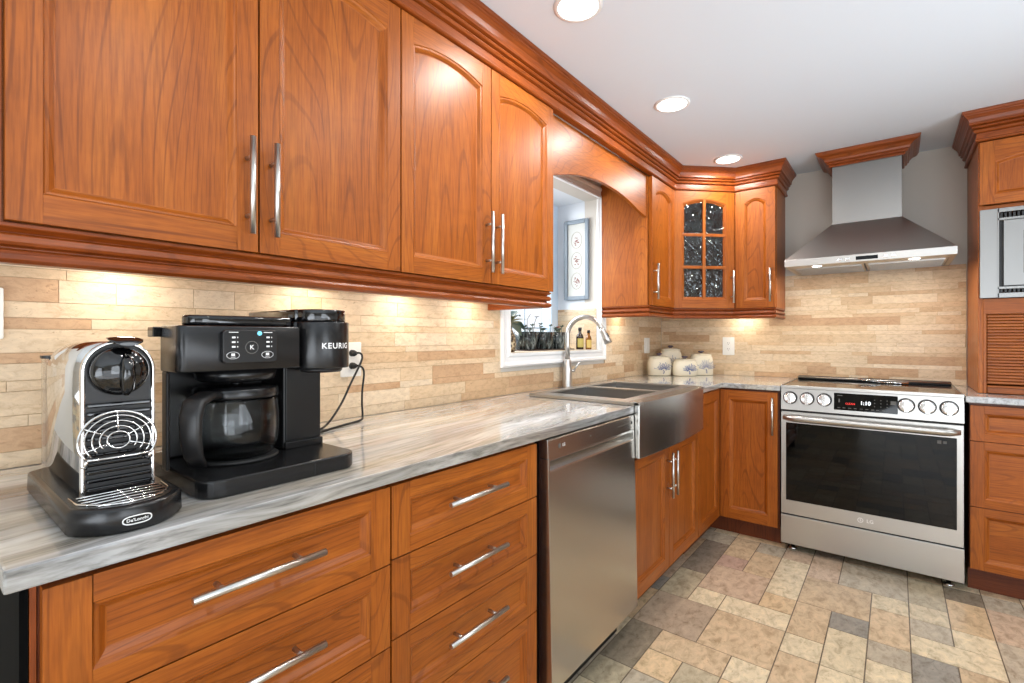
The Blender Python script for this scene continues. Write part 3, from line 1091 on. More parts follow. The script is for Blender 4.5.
# ------------------------------------------------------------------ dishwasher
c = thing('dishwasher', 'stainless steel dishwasher with pocket handle beside the sink', 'dishwasher', (0.3, 1.5, 0))
DY0, DY1 = 1.198, 1.803
mb = MB(); mb.box(0.05, 0.598, DY0 + .003, DY1 - .003, .11, .875)
mb.build('tub', M['black_plastic'], c)
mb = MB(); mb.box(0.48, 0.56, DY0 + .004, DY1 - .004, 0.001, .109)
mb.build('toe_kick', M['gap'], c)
mb = MB()
mb.prism([(.600, .881), (.629, .881), (.6315, .876), (.633, .823), (.600, .823)], 'y', DY0, DY1, 'y')
cp = mb.build('control_panel', M['steel_v'], c, bevel=.001, seg=1)
for cy, cr_ in [(1.262, .0075), (1.455, .003)] + [(1.662 + .017 * k, .0022) for k in range(7)]:
    mb = MB(); mb.lathe([(0, 0), (cr_, 0), (cr_, .0003), (0, .0003)], (.6325, cy, .853), 16, 'x')
    mb.build('indicator_mark', M['print_grey'], cp)
mb = MB(); mb.text('LG', .013, lambda a, b, n: (.6328, 1.286 + a, .853 + b), bold=True)
mb.build('maker_mark', M['print_white'], cp, recalc=False)
mb = MB(); mb.box(.6324, .6329, 1.776, 1.787, .847, .858)
mb.build('power_mark', M['gap'], cp)
mb = MB()
mb.prism([(.600, .822), (.608, .822), (.610, .806), (.632, .787), (.634, .782), (.648, .132), (.645, .128), (.600, .128)], 'y', DY0 + .009, DY1 - .009, 'y')
mb.prism([(.600, .822), (.633, .822), (.634, .782), (.648, .132), (.645, .128), (.600, .128)], 'y', DY0, DY0 + .009, 'y')
mb.prism([(.600, .822), (.633, .822), (.634, .782), (.648, .132), (.645, .128), (.600, .128)], 'y', DY1 - .009, DY1, 'y')
mb.build('door', M['steel_v'], c, bevel=.001, seg=1)

# ------------------------------------------------------------------ apron sink
c = thing('apron_sink', 'stainless double-bowl apron-front sink below the window', 'sink', (0.36, 2.21, .71))
SZ = .929
mb = MB()
BX0, BX1 = 0.175, 0.555
YB = [(1.885, 2.235), (2.285, 2.570)]
x0s, x1s = 0.125, 0.655
z0 = .917
mb.box(x0s, BX0, 1.797, 2.631, z0, SZ)
mb.box(BX1, .633, 1.797, 2.631, z0, SZ)
mb.box(.633, x1s, 1.809, 2.619, z0, SZ)
mb.box(BX0, BX1, 1.797, YB[0][0], z0, SZ)
mb.box(BX0, BX1, YB[0][1], YB[1][0], z0, SZ)
mb.box(BX0, BX1, YB[1][1], 2.631, z0, SZ)
mb.build('rim', M['steel'], c)
arc = []
for k in range(13):
    y = 1.809 + (2.619 - 1.809) * k / 12
    q = (y - 2.214) / .405
    arc.append((.652 + .020 * (1 - q * q), y))
mb = MB()
mb.prism([(.600, 1.809)] + arc + [(.600, 2.619)], 'z', .706, SZ + .0005, smooth=False)
mb.build('apron', M['steel_v'], c, bevel=.003, seg=2, angle=50)
for a, b in YB:
    mb = MB()
    w = .006
    zb = .735
    mb.box(BX0 - w, BX0, a - w, b + w, zb, z0 + .003)
    mb.box(BX1, BX1 + w, a - w, b + w, zb, z0 + .003)
    mb.box(BX0, BX1, a - w, a, zb, z0 + .003)
    mb.box(BX0, BX1, b, b + w, zb, z0 + .003)
    mb.box(BX0 - w, BX1 + w, a - w, b + w, zb - w, zb)
    bw = mb.build('bowl', M['steel_dark'], c)
    mb = MB(); mb.lathe([(0, .0), (.045, .0), (.045, .002), (.03, .002), (.025, .0005), (0, .0005)], (.3, (a + b) / 2, zb + .0003), 20)
    mb.build('drain', M['chrome'], bw)

# ------------------------------------------------------------------ faucet
FX, FY = 0.048, 2.250
c = thing('faucet', 'brushed nickel gooseneck pull-down faucet behind the sink', 'faucet', (FX, FY, .915))
mb = MB()
mb.lathe([(0, .0005), (.029, .0005), (.030, .004), (.027, .012), (.0255, .10), (.024, .125), (.018, .148), (.0145, .155), (0, .155)], (FX, FY, .915), 24)
mb.build('body', M['nickel'], c)
mb = MB()
path = [(FX, FY, 1.06), (FX, FY, 1.15), (FX, FY, 1.19)]
R = .104
for k in range(1, 15):
    a = PI - k * (PI * 0.88) / 14
    path.append((FX + R + R * math.cos(a), FY + .012 * k / 14, 1.19 + R * math.sin(a)))
mb.tube(path, .0125, 14)
mb.build('spout', M['nickel'], c)
d = (Vector(path[-1]) - Vector(path[-2])).normalized()
p = Vector(path[-1])
mb = MB()
mb.tube([tuple(p - d * .004), tuple(p + d * .010), tuple(p + d * .045), tuple(p + d * .080)], [.0135, .0145, .0165, .0205], 16)
hd = mb.build('spray_head', M['nickel'], c)
mb = MB()
side = Vector((-d.z, 0, d.x)) if False else d.cross(Vector((0, 1, 0))).normalized()
q = p + d * .042
nrm = Vector((d.z * -1, 0, d.x)).normalized()
if nrm.x < 0:
    nrm = -nrm
mb.tube([tuple(q + nrm * .0125 - d * .012), tuple(q + nrm * .015 + d * .012)], .006, 10)
mb.build('spray_button', M['black_plastic'], hd)
mb = MB()
mb.tube([(FX + .010, FY + .012, 1.005), (FX + .018, FY + .032, 1.005), (FX + .020, FY + .038, 1.006)], .009, 12)
mb.tube([(FX + .020, FY + .036, 1.006), (FX + .028, FY + .046, 1.025), (FX + .045, FY + .055, 1.052)], [.005, .0045, .004], 10)
mb.build('lever', M['nickel'], c)

# ------------------------------------------------------------------ range
X0, X1 = 0.9400, 1.6930
XM = (X0 + X1) / 2
c = thing('range', 'stainless steel slide-in electric range with six knobs and dark oven window', 'range', (XM, 3.37, 0))
mb = MB(); mb.box(X0 + .004, X1 - .004, 3.085, 3.694, .040, .905)
mb.build('body', M['black_plastic'], c)
mb = MB(); mb.box(X0, X1, 3.075, 3.690, .9055, .9195)
mb.build('cooktop', M['black_glass'], c, bevel=.002)
mb = MB(); mb.box(X0, X1, 3.0595, 3.0745, .9055, .9205)
mb.box(X0, X0 + .006, 3.0745, 3.64, .9196, .9215)
mb.box(X1 - .006, X1, 3.0745, 3.64, .9196, .9215)
mb.build('cooktop_trim', M['steel'], c, bevel=.002)
mb = MB()
mb.box(X0 + .008, X1 - .008, 3.600, 3.672, .9198, .938)
vt_ = mb.build('rear_vent', M['black_plastic'], c, bevel=.003)
mb = MB()
mb.tube([(X0 + .010, 3.598, .931), (X1 - .010, 3.598, .931)], .0055, 10)
mb.build('vent_edge', M['steel'], vt_)
# control panel leaning back a little
PT = lambda u, v, n: (X0 + u, 3.0585 + .012 * v / .117 - n, .787 + v)
mb = MB()
mb.prism([(3.0575, .786), (3.0665, .9045), (3.09, .9045), (3.09, .786)], 'x', X0, X1, 'x')
cp = mb.build('control_panel', M['steel'], c, bevel=.0015)
PT = lambda u, v, n: (X0 + u, 3.0575 + .009 * v / .1185 - n, .786 + v)
mb = MB(PT)
mb.prism(rrect(.248, .512, .020, .108, .004), 'z', 0.0, .0022)
dp = mb.build('display', M['black_glass'], cp)
keys = [(u, .0325, .006, .0015) for u in (.27, .292, .316, .340, .365, .388, .412, .432, .456)]
keys += [(u, v, .002, .002) for u in (.420, .445, .470) for v in (.050, .066, .082)]
keys += [(.2735, .0955, .0115, .0015), (.271, .069, .003, .009), (.495, .073, .011, .009)]
for u, v, a, b in keys:
    mb = MB(PT); mb.box(u - a, u + a, v - b, v + b, .0022, .0026)
    mb.build('touch_key', M['print_grey'], dp)
mb = MB(PT)
mb.text('CLEAN', .013, lambda a, b, n: (.318 + a, .055 + b, .0024))
mb.build('red_readout', M['print_red'], dp, recalc=False)
mb = MB(PT)
mb.text('1:10', .026, lambda a, b, n: (.382 + a, .062 + b, .0024), bold=True)
mb.build('clock_readout', M['print_lit'], dp, recalc=False)
for kx in (.046, .126, .205, .543, .622, .700):
    mb = MB(PT)
    n = 28

    def ring(r, z):
        return [(kx + r * math.cos(2 * PI * i / n), .067 + r * math.sin(2 * PI * i / n), z) for i in range(n)]
    mb.loft([ring(.034, .0006), ring(.035, .004), ring(.033, .007)])
    kb = mb.build('knob', M['black_plastic'], cp)
    mb = MB(PT)
    mb.loft([ring(.030, .007), ring(.0295, .022), ring(.027, .026), ring(.002, .0265)])
    mb.box(kx - .0085, kx + .0085, .067 - .029, .067 + .029, .024, .036)
    mb.build('knob_face', M['knob_metal'], kb, bevel=.0015)
# oven door
mb = MB()
DPY = 3.0535
mb.box(X0 + .003, X1 - .003, DPY, 3.084, .213, .288, 'x')
mb.box(X0 + .003, X1 - .003, DPY, 3.084, .716, .776, 'x')
mb.box(X0 + .003, X0 + .026, DPY, 3.084, .288, .716)
mb.box(X1 - .026, X1 - .003, DPY, 3.084, .288, .716)
od = mb.build('oven_door', M['steel'], c)
mb = MB(); mb.box(X0 + .0262, X1 - .0262, DPY + .001, 3.084, .2882, .7158)
gl = mb.build('oven_window', M['black_glass'], od)
mb = MB()
sec = [(-.002, -.019), (-.016, -.022), (-.036, -.015), (-.042, -.002), (-.040, .010), (-.030, .016), (-.012, .018), (-.002, .019)]
rings = []
for k in range(25):
    f = k / 24
    e = min(1.0, (min(f, 1 - f) / .07)) ** .5
    x = X0 + .012 + (X1 - X0 - .024) * f
    rings.append([(x, DPY + .001 + dy * (0.25 + .75 * e), .745 + dz * (.55 + .45 * e)) for dy, dz in sec])
mb.loft(rings)
mb.build('handle', M['steel'], od)
mb = MB()
n = 20
lg = lambda r, w: None
cx_, cz_ = XM - .015, .251
mb.tube([(cx_ + .011 * math.cos(a), DPY - .0006, cz_ + .011 * math.sin(a)) for a in [2 * PI * k / n for k in range(n)]], .0018, 6, closed=True)
mb.box(cx_ - .002, cx_ + .001, DPY - .001, DPY - .0002, cz_ - .005, cz_ + .006)
mb.box(cx_ - .002, cx_ + .006, DPY - .001, DPY - .0002, cz_ - .005, cz_ - .003)
mb.text('LG', .024, lambda a, b, n: (XM + .025 + a, DPY - .0004, cz_ + b), bold=True)
mb.build('maker_mark', M['print_white'], od)
mb = MB()
WF = lambda a, b, n: (a, DPY + .0006, b)
mb.box(1.598, 1.612, DPY + .0002, DPY + .0009, .683, .699)
mb.box(1.619, 1.631, DPY + .0002, DPY + .0009, .685, .697)
mb.build('window_symbol', M['print_grey'], gl)
mb = MB()
mb.box(X0, X1, DPY, 3.084, .046, .205, 'x')
mb.build('warming_drawer', M['steel'], c, bevel=.003)
for za, zz in ((.2052, .2128), (.7762, .7858)):
    mb = MB(); mb.box(X0 + .006, X1 - .006, 3.062, 3.084, za, zz)
    mb.build('dark_gap', M['gap'], c)
for x in (X0 + .05, X1 - .05):
    for y in (3.12, 3.62):
        mb = MB(); mb.lathe([(0, .0008), (.020, .0008), (.022, .008), (.010, .012), (.008, .0395), (0, .0395)], (x, y, 0), 16)
        mb.build('levelling_foot', M['chrome'], c)
# small wire utensil at the back of the cooktop
mb = MB()
loop = []
for k in range(25):
    a = 2 * PI * k / 24
    loop.append((1.330 + .062 * math.cos(a), 3.520 + .030 * math.sin(a), .925 + .016 * (0.5 - 0.5 * math.cos(a))))
mb.tube(loop[:-1], .0022, 6, closed=True)
mb.tube([(1.392, 3.52, .9255), (1.44, 3.525, .9255), (1.50, 3.53, .926)], [.003, .005, .006], 8)
mb.tube([(1.29, 3.52, .930), (1.335, 3.52, .940), (1.392, 3.52, .9255)], .002, 6)
tag(mb.build('wire_utensil', M['chrome']), 'small looped wire utensil lying at the back of the cooktop', 'utensil')

# ------------------------------------------------------------------ range hood
HX0, HX1, HY, HZ = 0.936, 1.680, 3.195, 1.592
c = thing('range_hood', 'stainless steel pyramid chimney hood over the range', 'range hood', (1.31, 3.45, HZ))
CX0, CX1, CY, CZB = 1.149, 1.471, 3.42, 1.850
mb = MB()
A = [(HX0, HY, HZ), (HX1, HY, HZ), (HX1, 3.697, HZ), (HX0, 3.697, HZ)]
Bv = [(a, b, HZ + .040) for a, b, _ in A]
Cv = [(CX0 - .002, CY - .002, CZB), (CX1 + .002, CY - .002, CZB), (CX1 + .002, 3.697, CZB), (CX0 - .002, 3.697, CZB)]
V = A + Bv + Cv
Fq = []
for k in (0, 4):
    for i in range(4):
        j = (i + 1) % 4
        Fq.append((k + i, k + j, k + 4 + j, k + 4 + i))
Fq.append((8, 9, 10, 11))
mb.faces(V, Fq, 'x')
# underside rim
e = .022
ins = [(HX0 + e, HY + e, HZ), (HX1 - e, HY + e, HZ), (HX1 - e, 3.697 - e, HZ), (HX0 + e, 3.697 - e, HZ)]
mb.faces(A + ins, [(0, 1, 5, 4), (1, 2, 6, 5), (2, 3, 7, 6), (3, 0, 4, 7)], 'x')
cn = mb.build('canopy', M['steel'], c, bevel=.0015, seg=2, angle=20)
mb = MB()
mb.box(HX0 + e, HX1 - e, HY + e, HY + .12, HZ + .001, HZ + .006, 'x')
mb.build('lamp_panel', M['steel'], c)
for a, b in ((HX0 + e + .002, 1.304), (1.312, HX1 - e - .002)):
    mb = MB()
    mb.box(a, b, HY + .125, 3.672, HZ + .001, HZ + .005, 'x')
    k = 0
    y = HY + .145
    while y < 3.655:
        mb.box(a + .012, b - .012, y, y + .010, HZ - .0035, HZ + .001, 'x')
        y += .024
    mb.build('baffle_filter', M['steel'], c)
for x in (1.09, 1.52):
    mb = MB(); mb.lathe([(0, -.0012), (.022, -.0012), (.024, .0012), (0, .0012)], (x, 3.26, HZ), 20)
    mb.build('hood_light', M['lamp'], c)
mb = MB(); mb.box(CX0, CX1, CY, 3.697, CZB + .0005, 2.2655, 'z')
mb.build('chimney', M['steel_trim'], c, bevel=.001, seg=1)
mb = MB(); mb.box(1.275, 1.370, HY - .0018, HY + .002, HZ + .010, HZ + .029)
mb.build('display', M['black_glass'], c)
for x in (1.203, 1.239, 1.402, 1.434):
    mb = MB(); mb.box(x - .010, x + .010, HY - .003, HY + .001, HZ + .012, HZ + .027)
    mb.build('button', M['knob_metal'], c, bevel=.002)

# ------------------------------------------------------------------ tall cabinet with microwave
TX0, TX1, TY = 1.757, 2.39, 3.253
c = thing('tall_cabinet', 'tall cherry cabinet with arched door, built-in microwave bay and roll-front garage', 'cabinet', (2.07, 3.48, .916))
mb = MB()
mb.box(TX0, TX0 + .018, TY, 3.697, .9165, 2.127)
mb.box(TX1 - .018, TX1, TY, 3.697, .9165, 2.127)
mb.box(TX0 + .018, TX1 - .018, 3.685, 3.697, .9165, 2.127)
for z0, z1 in ((1.800, 1.818), (1.340, 1.372), (2.101, 2.127)):
    mb.box(TX0 + .018, TX1 - .018, TY, 3.685, z0, z1, 'x')
mb.box(TX0 + .018, TX1 - .018, TY, TY + .020, 1.300, 1.340, 'x')
mb.box(TX0 + .018, TX0 + .030, TY, TY + .02, .9165, 1.300)
mb.box(TX1 - .030, TX1 - .018, TY, TY + .02, .9165, 1.300)
mb.build('carcass', M['wood'], c, bevel=.0012, seg=1)
front(c, 'door', TB(TY - .001, TX0 + .004, 1.822), TX1 - TX0 - .008, .300, st=.052, rb=.045, rt=.060, arch=.035)
mb = MB()
z = .962
while z < 1.296:
    mb.box(TX0 + .032, TX1 - .032, TY + .010, TY + .018, z, z + .0125, 'x')
    z += .0145
tb = mb.build('roll_front', M['wood'], c, bevel=.003, seg=2)
mb = MB(); mb.box(TX0 + .032, TX1 - .032, TY + .004, TY + .018, .9175, .955, 'x')
mb.box(TX0 + .032, TX1 - .032, TY - .004, TY + .004, .945, .955, 'x')
mb.build('bottom_bar', M['wood'], tb, bevel=.003)
mb = MB(); mb.sweep(CROWN, [(TX0 - .001, 3.698), (TX0 - .001, TY - .023), (2.42, TY - .023)])
tag(mb.build('crown_moulding', M['wood_red'], bevel=.001, seg=1), 'stepped cherry crown moulding on top of the tall microwave cabinet', 'crown moulding')

c = thing('microwave', 'stainless built-in microwave with trim kit in the tall cabinet', 'microwave', (2.07, 3.25, 1.373))
MX0, MX1, MZ0, MZ1, MY = 1.762, 2.385, 1.374, 1.797, 3.232
mb = MB()
mb.box(MX0, MX0 + .060, MY, MY + .019, MZ0, MZ1)
mb.box(MX1 - .060, MX1, MY, MY + .019, MZ0, MZ1)
mb.box(MX0 + .060, MX1 - .060, MY - .002, MY + .017, MZ0, MZ0 + .022)
mb.box(MX0 + .060, MX1 - .060, MY - .002, MY + .017, MZ0 + .040, MZ0 + .052)
mb.box(MX0 + .060, MX1 - .060, MY - .002, MY + .017, MZ1 - .020, MZ1)
mb.box(MX0 + .060, MX1 - .060, MY - .002, MY + .017, MZ1 - .058, MZ1 - .046)
mb.box(MX0 + .060, MX0 + .066, MY - .002, MY + .017, MZ0, MZ1)
mb.box(MX1 - .066, MX1 - .060, MY - .002, MY + .017, MZ0, MZ1)
tk = mb.build('trim_kit', M['steel_trim'], c, bevel=.001, seg=1)
mb = MB()
for zz in (MZ0 + .024, MZ1 - .045):
    for k in range(34):
        x = MX0 + .070 + k * .0143
        mb.box(x, x + .008, MY + .004, MY + .012, zz, zz + .022)
mb.build('vent_grille', M['black_plastic'], tk)
mb = MB(); mb.box(MX0 + .067, MX1 - .067, MY + .012, MY + .35, MZ0 + .053, MZ1 - .059)
mb.build('housing', M['black_plastic'], c)
mb = MB()
mb.box(MX0 + .080, MX0 + .145, MY - .012, MY + .011, MZ0 + .056, MZ1 - .062)
mb.box(MX0 + .355, MX0 + .385, MY - .012, MY + .011, MZ0 + .056, MZ1 - .062)
mb.box(MX0 + .145, MX0 + .355, MY - .012, MY + .011, MZ0 + .056, MZ0 + .110)
mb.box(MX0 + .145, MX0 + .355, MY - .012, MY + .011, MZ1 - .115, MZ1 - .062)
dr = mb.build('door', M['steel_trim'], c)
mb = MB(); mb.box(MX0 + .1452, MX0 + .3548, MY - .009, MY + .011, MZ0 + .1102, MZ1 - .1152)
mb.build('window', M['black_glass'], dr)
mb = MB(); mb.box(MX0 + .388, MX1 - .080, MY - .012, MY + .011, MZ0 + .056, MZ1 - .062)
mb.build('keypad', M['black_glass'], c)

# ------------------------------------------------------------------ pod espresso machine
E0 = .9155
c = thing('espresso_machine', 'chrome-sided pod espresso machine with round black head and fan-shaped cup grate', 'coffee machine', (.42, .21, .915))


def bow(x0, xf, y0, y1, z, bulge, r=.03, n=28, ins=0.0):
    x0, xf, y0, y1 = x0 + ins, xf - ins, y0 + ins, y1 - ins
    out = [(x0, y0 + r * .5, z), (x0 + r * .5, y0, z)]
    ym = (y0 + y1) / 2
    h = (y1 - y0) / 2
    for k in range(n + 1):
        q = -1 + 2 * k / n
        ex = abs(q) ** 2.6
        out.append((xf - bulge * ex, ym + h * q * (1 if abs(q) < 1 else 1), z))
    out += [(x0 + r * .5, y1, z), (x0, y1 - r * .5, z)]
    return out


mb = MB()
bx0, bxf, by0, by1 = .235, .608, .1405, .2775
mb.loft([bow(bx0, bxf, by0, by1, E0, .046, ins=.003), bow(bx0, bxf, by0, by1, E0 + .004, .046), bow(bx0, bxf, by0, by1, E0 + .031, .046, ins=.001), bow(bx0, bxf, by0, by1, E0 + .035, .046, ins=.003), bow(bx0, bxf, by0, by1, E0 + .0365, .046, ins=.007)], smooth=True)
base = mb.build('base', M['black_satin'], c)
# oval badge on the front of the base
BYM = .209
mb = MB()
fx = lambda a: .6082 - .046 * abs((a) / .0715) ** 2.6
ov = []
for k in range(28):
    a = 2 * PI * k / 28
    sx_, sz_ = math.cos(a), math.sin(a)
    oy = .0165 * (abs(sx_) ** .6) * (1 if sx_ > 0 else -1)
    oz = .0056 * (abs(sz_) ** .8) * (1 if sz_ > 0 else -1)
    ov.append((fx(oy + .000) + .0006, BYM + oy, E0 + .016 + oz))
mb.tube(ov, .0009, 6, closed=True)
mb.text("De'Longhi", .0062, lambda a, b, n: (fx(a) + .0008, BYM + a, E0 + .016 + b), bold=True)
mb.build('badge', M['print_white'], base)
# body shell: arch section run back
NB = 16


def archsec(x, half, zc, rise, zb, ins=0.0, ym=.2130):
    h = half - ins
    p = [(x, ym - h, zb), (x, ym - h, zc)]
    for k in range(1, NB):
        a = PI - PI * k / NB
        p.append((x, ym + h * math.cos(a), zc + (rise - ins) * math.sin(a)))
    p += [(x, ym + h, zc), (x, ym + h, zb)]
    return p


zb = E0 + .0325
mb = MB()
mb.loft([archsec(.207, .041, 1.122, .037, zb), archsec(.212, .0435, 1.127, .042, zb), archsec(.24, .0446, 1.133, .0445, zb), archsec(.494, .0448, 1.1355, .0450, zb)])
mb.build('body', M['chrome'], c)
mb = MB()
sec0, sec1 = archsec(.4942, .0460, 1.1355, .0462, zb), archsec(.4942, .0405, 1.1355, .0408, zb)
sec2, sec3 = archsec(.504, .0450, 1.1355, .0452, zb), archsec(.504, .0410, 1.1355, .0413, zb)
mb.loft([sec0, sec2, sec3, sec1], cap=False, closed=False)
mb.build('front_surround', M['chrome'], c)
mb = MB(); mb.loft([archsec(.4940, .0403, 1.1355, .0405, zb), archsec(.4985, .0403, 1.1355, .0405, zb)], smooth=False)
fp = mb.build('front_plate', M['black_plastic'], c)
mb = MB()
z = E0 + .040
while z < 1.088:
    mb.box(.4986, .5055, .2130 - .0395, .2130 + .0395, z, z + .0062)
    z += .0125
mb.build('ribs', M['black_gloss'], fp, bevel=.002)
# round head
mb = MB()
rings = []
for r, h in ((.0365, 0), (.0375, .006), (.036, .013), (.031, .020), (.022, .025), (.012, .0275), (.0005, .0282)):
    rings.append([(.4987 + h, .2125 + r * math.cos(2 * PI * i / 32), 1.1345 + r * math.sin(2 * PI * i / 32)) for i in range(32)])
mb.loft(rings)
hd = mb.build('brew_head', M['black_gloss'], c)
mb = MB()
mb.tube([(.522, .2165, 1.158), (.532, .2165, 1.148), (.534, .2165, 1.130), (.529, .2165, 1.108), (.522, .2165, 1.101)], [.005, .0085, .009, .008, .005], 12)
mb.build('spout', M['black_gloss'], hd)
# lever lying over the top
mb = MB()
rings = []
for x, w, z, t in ((.455, .008, 1.1835, .002), (.475, .015, 1.1850, .003), (.497, .021, 1.1850, .0038), (.514, .022, 1.1825, .004), (.525, .019, 1.1790, .0035), (.531, .012, 1.1760, .0025)):
    rings.append([(x, .218 + w * math.cos(2 * PI * i / 16), z + t * math.sin(2 * PI * i / 16)) for i in range(16)])
mb.loft(rings)
mb.build('lever', M['black_gloss'], c)
# water tank behind
mb = MB()
mb.prism(rrect(.172, .2055, .168, .256, .012), 'z', E0 + .001, 1.146, smooth=False)
tk = mb.build('water_tank', M['tank'], c)
mb = MB(); mb.prism(rrect(.170, .2058, .166, .258, .012), 'z', 1.1465, 1.152)
mb.build('tank_lid', M['black_plastic'], tk)
# fan-shaped cup grate, folded up in front of the ribs
mb = MB()
gx, gy, gz = .524, .2075, 1.032


def gp(r, a, lift=0.0):
    zz = gz + r * math.sin(a) * .88
    return (gx - (zz - 1.0) * .18 + .004 + lift, gy + r * math.cos(a) * .98, zz)


for r in (.014, .023, .032, .041):
    a0, a1 = (0, 2 * PI) if r < .02 else (-.62, PI + .62)
    if r < .02:
        mb.tube([gp(r, 2 * PI * k / 20) for k in range(20)], .0011, 8, closed=True)
    else:
        mb.tube([gp(r, a0 + (a1 - a0) * k / 26) for k in range(27)], .0011, 8)
rim = [gp(.048, -.62 + (PI + 1.24) * k / 34) for k in range(35)]
mb.tube(rim, .0020, 8)
mb.tube([rim[0], (gx - .001, gy + .022, 1.006), (gx - .001, gy - .022, 1.006), rim[-1]], .0018, 8)
for a in (PI / 2, PI / 6, 5 * PI / 6, -.35, PI + .35):
    mb.tube([gp(.014, a), gp(.048, a)], .0010, 8)
for sgn in (0, -1):
    p = rim[sgn]
    mb.tube([p, (p[0] - .006, p[1], p[2] - .012), (p[0] - .026, p[1], p[2] - .014)], .0022, 8)
mb.build('cup_grate', M['chrome'], c)
# drip grid on the base
mb = MB()
pl = []
for k in range(25):
    q = -1 + 2 * k / 24
    pl.append((.590 - .040 * abs(q) ** 2.4, BYM + .054 * q, E0 + .0375))
mb.tube([(.508, BYM - .056, E0 + .0375)] + pl + [(.508, BYM + .056, E0 + .0375)], .0016, 8)
for k in range(5):
    x = .518 + .0155 * k
    hw = .050 if x < .55 else .050 * max(.25, (1 - ((x - .55) / .045) ** 2)) ** .5
    mb.tube([(x, BYM - hw, E0 + .0378), (x, BYM, E0 + .0385), (x, BYM + hw, E0 + .0378)], .0014, 6)
mb.tube([(.510, BYM, E0 + .0375), (.588, BYM, E0 + .0375)], .0014, 6)
mb.build('drip_grid', M['chrome'], base)

# ------------------------------------------------------------------ drip coffee maker
c = thing('coffee_maker', 'large black dual drip and pod coffee maker with glass carafe', 'coffee maker', (.38, .45, .915))
KX0, KX1, KY0, KY1 = .235, .556, .309, .603
mb = MB(); mb.prism(rrect(KX0, KX1, KY0, KY1, .035, 6, (0, 1, 1, 0)), 'z', E0, E0 + .031)
base = mb.build('base', M['black_satin'], c, bevel=.004, seg=3)
mb = MB(); mb.box(KX1 - .0002, KX1 + .0004, .5035, .5045, E0 + .002, E0 + .029)
mb.build('base_seam', M['rubber'], base)
mb = MB()
mb.prism([(.238, .346), (.318, .322), (.318, .512), (.238, .512)], 'z', E0 + .0313, 1.1245)
mb.prism([(.3185, .3217), (.396, .2985), (.424, .2965), (.424, .3025), (.398, .3045), (.3225, .328), (.3185, .328)], 'z', E0 + .0313, 1.1245)
mb.box(KX0 + .002, .415, .512, .598, E0 + .0313, 1.1245)
mb.build('column', M['black_plastic'], c, bevel=.003)
mb = MB(); mb.box(.4152, .4185, .516, .595, E0 + .048, 1.122)
mb.box(.4152, .424, .513, .598, E0 + .0315, E0 + .046)
mb.build('column_face', M['black_satin'], c, bevel=.001)
# top housing with rounded front corner
mb = MB()
hp = [(.232, .346), (.396, .2965), (.402, .2945), (.476, .2945)] + [(.478 + .014 * math.sin(PI / 2 * k / 6), .3085 - .014 * math.cos(PI / 2 * k / 6)) for k in range(7)] + [(.4945, .335), (.495, .37), (.495, .507), (.232, .507)]
mb.prism(hp, 'z', 1.125, 1.207, smooth=True)
tp = mb.build('top_housing', M['black_satin'], c, bevel=.003)
mb = MB()
pod = [(KX0, .5075), (.470, .5075)]
for k in range(17):
    a = -PI / 2 + PI * k / 16
    pod.append((.470 + .052 * math.cos(a), .5685 + .0565 * math.sin(a)))
pod += [(KX0, .625)]
mb.prism(pod, 'z', 1.121, 1.2185, smooth=True)
ph = mb.build('pod_head', M['black_satin'], c, bevel=.003, angle=50)
mb = MB()
pod2 = [(.25, .511), (.465, .511)] + [(.466 + .047 * math.cos(-PI / 2 + PI * k / 16), .5685 + .052 * math.sin(-PI / 2 + PI * k / 16)) for k in range(17)] + [(.25, .6205)]
mb.prism(pod2, 'z', 1.2188, 1.2445, smooth=True)
mb.build('pod_lid', M['black_gloss'], ph, bevel=.004, angle=50)
mb = MB()
mb.text('KEURIG', .0165, lambda a, b, n: (.470 + .0524 * math.cos((a + .004) / .055), .5685 + .0569 * math.sin((a + .004) / .055), 1.168 + b), spacing=1.15, bold=True)
mb.build('lettering', M['print_white'], ph, recalc=False)
mb = MB()
mb.lathe([(.0, 0), (.040, 0), (.043, .004), (.043, .008), (0, .008)], (.468, .5685, 1.1125), 28)
mb.build('pod_holder_base', M['black_plastic'], ph)
mb = MB(); mb.prism([(.290, .503), (.290, .372), (.310, .360), (.415, .323), (.440, .316), (.456, .319), (.466, .330), (.470, .350), (.470, .503)], 'z', 1.2073, 1.2265, smooth=True)
mb.build('reservoir_lid', M['black_gloss'], tp, bevel=.004)
mb = MB()
mb.box(.376, .406, .2815, .2960, 1.187, 1.205)
mb.build('hinge_tab', M['black_gloss'], tp, bevel=.002)
# control panel
mb = MB(lambda u, v, n: (.494 + n, u, v))
mb.prism(rrect(.358, .456, 1.1385, 1.200, .008), 'z', 0.0002, .012)
cp = mb.build('control_panel', M['black_satin'], tp, bevel=.002)
mb = MB(lambda u, v, n: (.5062 + n, u, v))
for sy in (.376, .437):
    for k in range(3):
        mb.box(sy - .003, sy + .003, 1.1860 - k * .0085 - .0015, 1.1860 - k * .0085 + .0015, 0, .0003)
        mb.box(sy + .006, sy + .0075, 1.1860 - k * .0085 - .0012, 1.1860 - k * .0085 + .0012, 0, .0003)
    mb.box(sy - .008, sy + .008, 1.1947, 1.1959, 0, .0003)
    mb.box(sy - .004, sy + .002, 1.1525, 1.1570, 0, .0003)
    mb.box(sy - .005, sy + .003, 1.1500, 1.1508, 0, .0003)
    mb.tube([(sy - .001 + .009 * math.cos(a) * 1.2, 1.1535 + .0062 * math.sin(a), .0002) for a in [2 * PI * k / 24 for k in range(24)]], .0004, 5, closed=True)
mb.text('K', .0115, lambda a, b, n: (.4075 + a, 1.1675 + b, .0005), bold=True)
mb.build('panel_symbols', M['print_white'], cp)
mb = MB(lambda u, v, n: (.5062 + n, u, v))
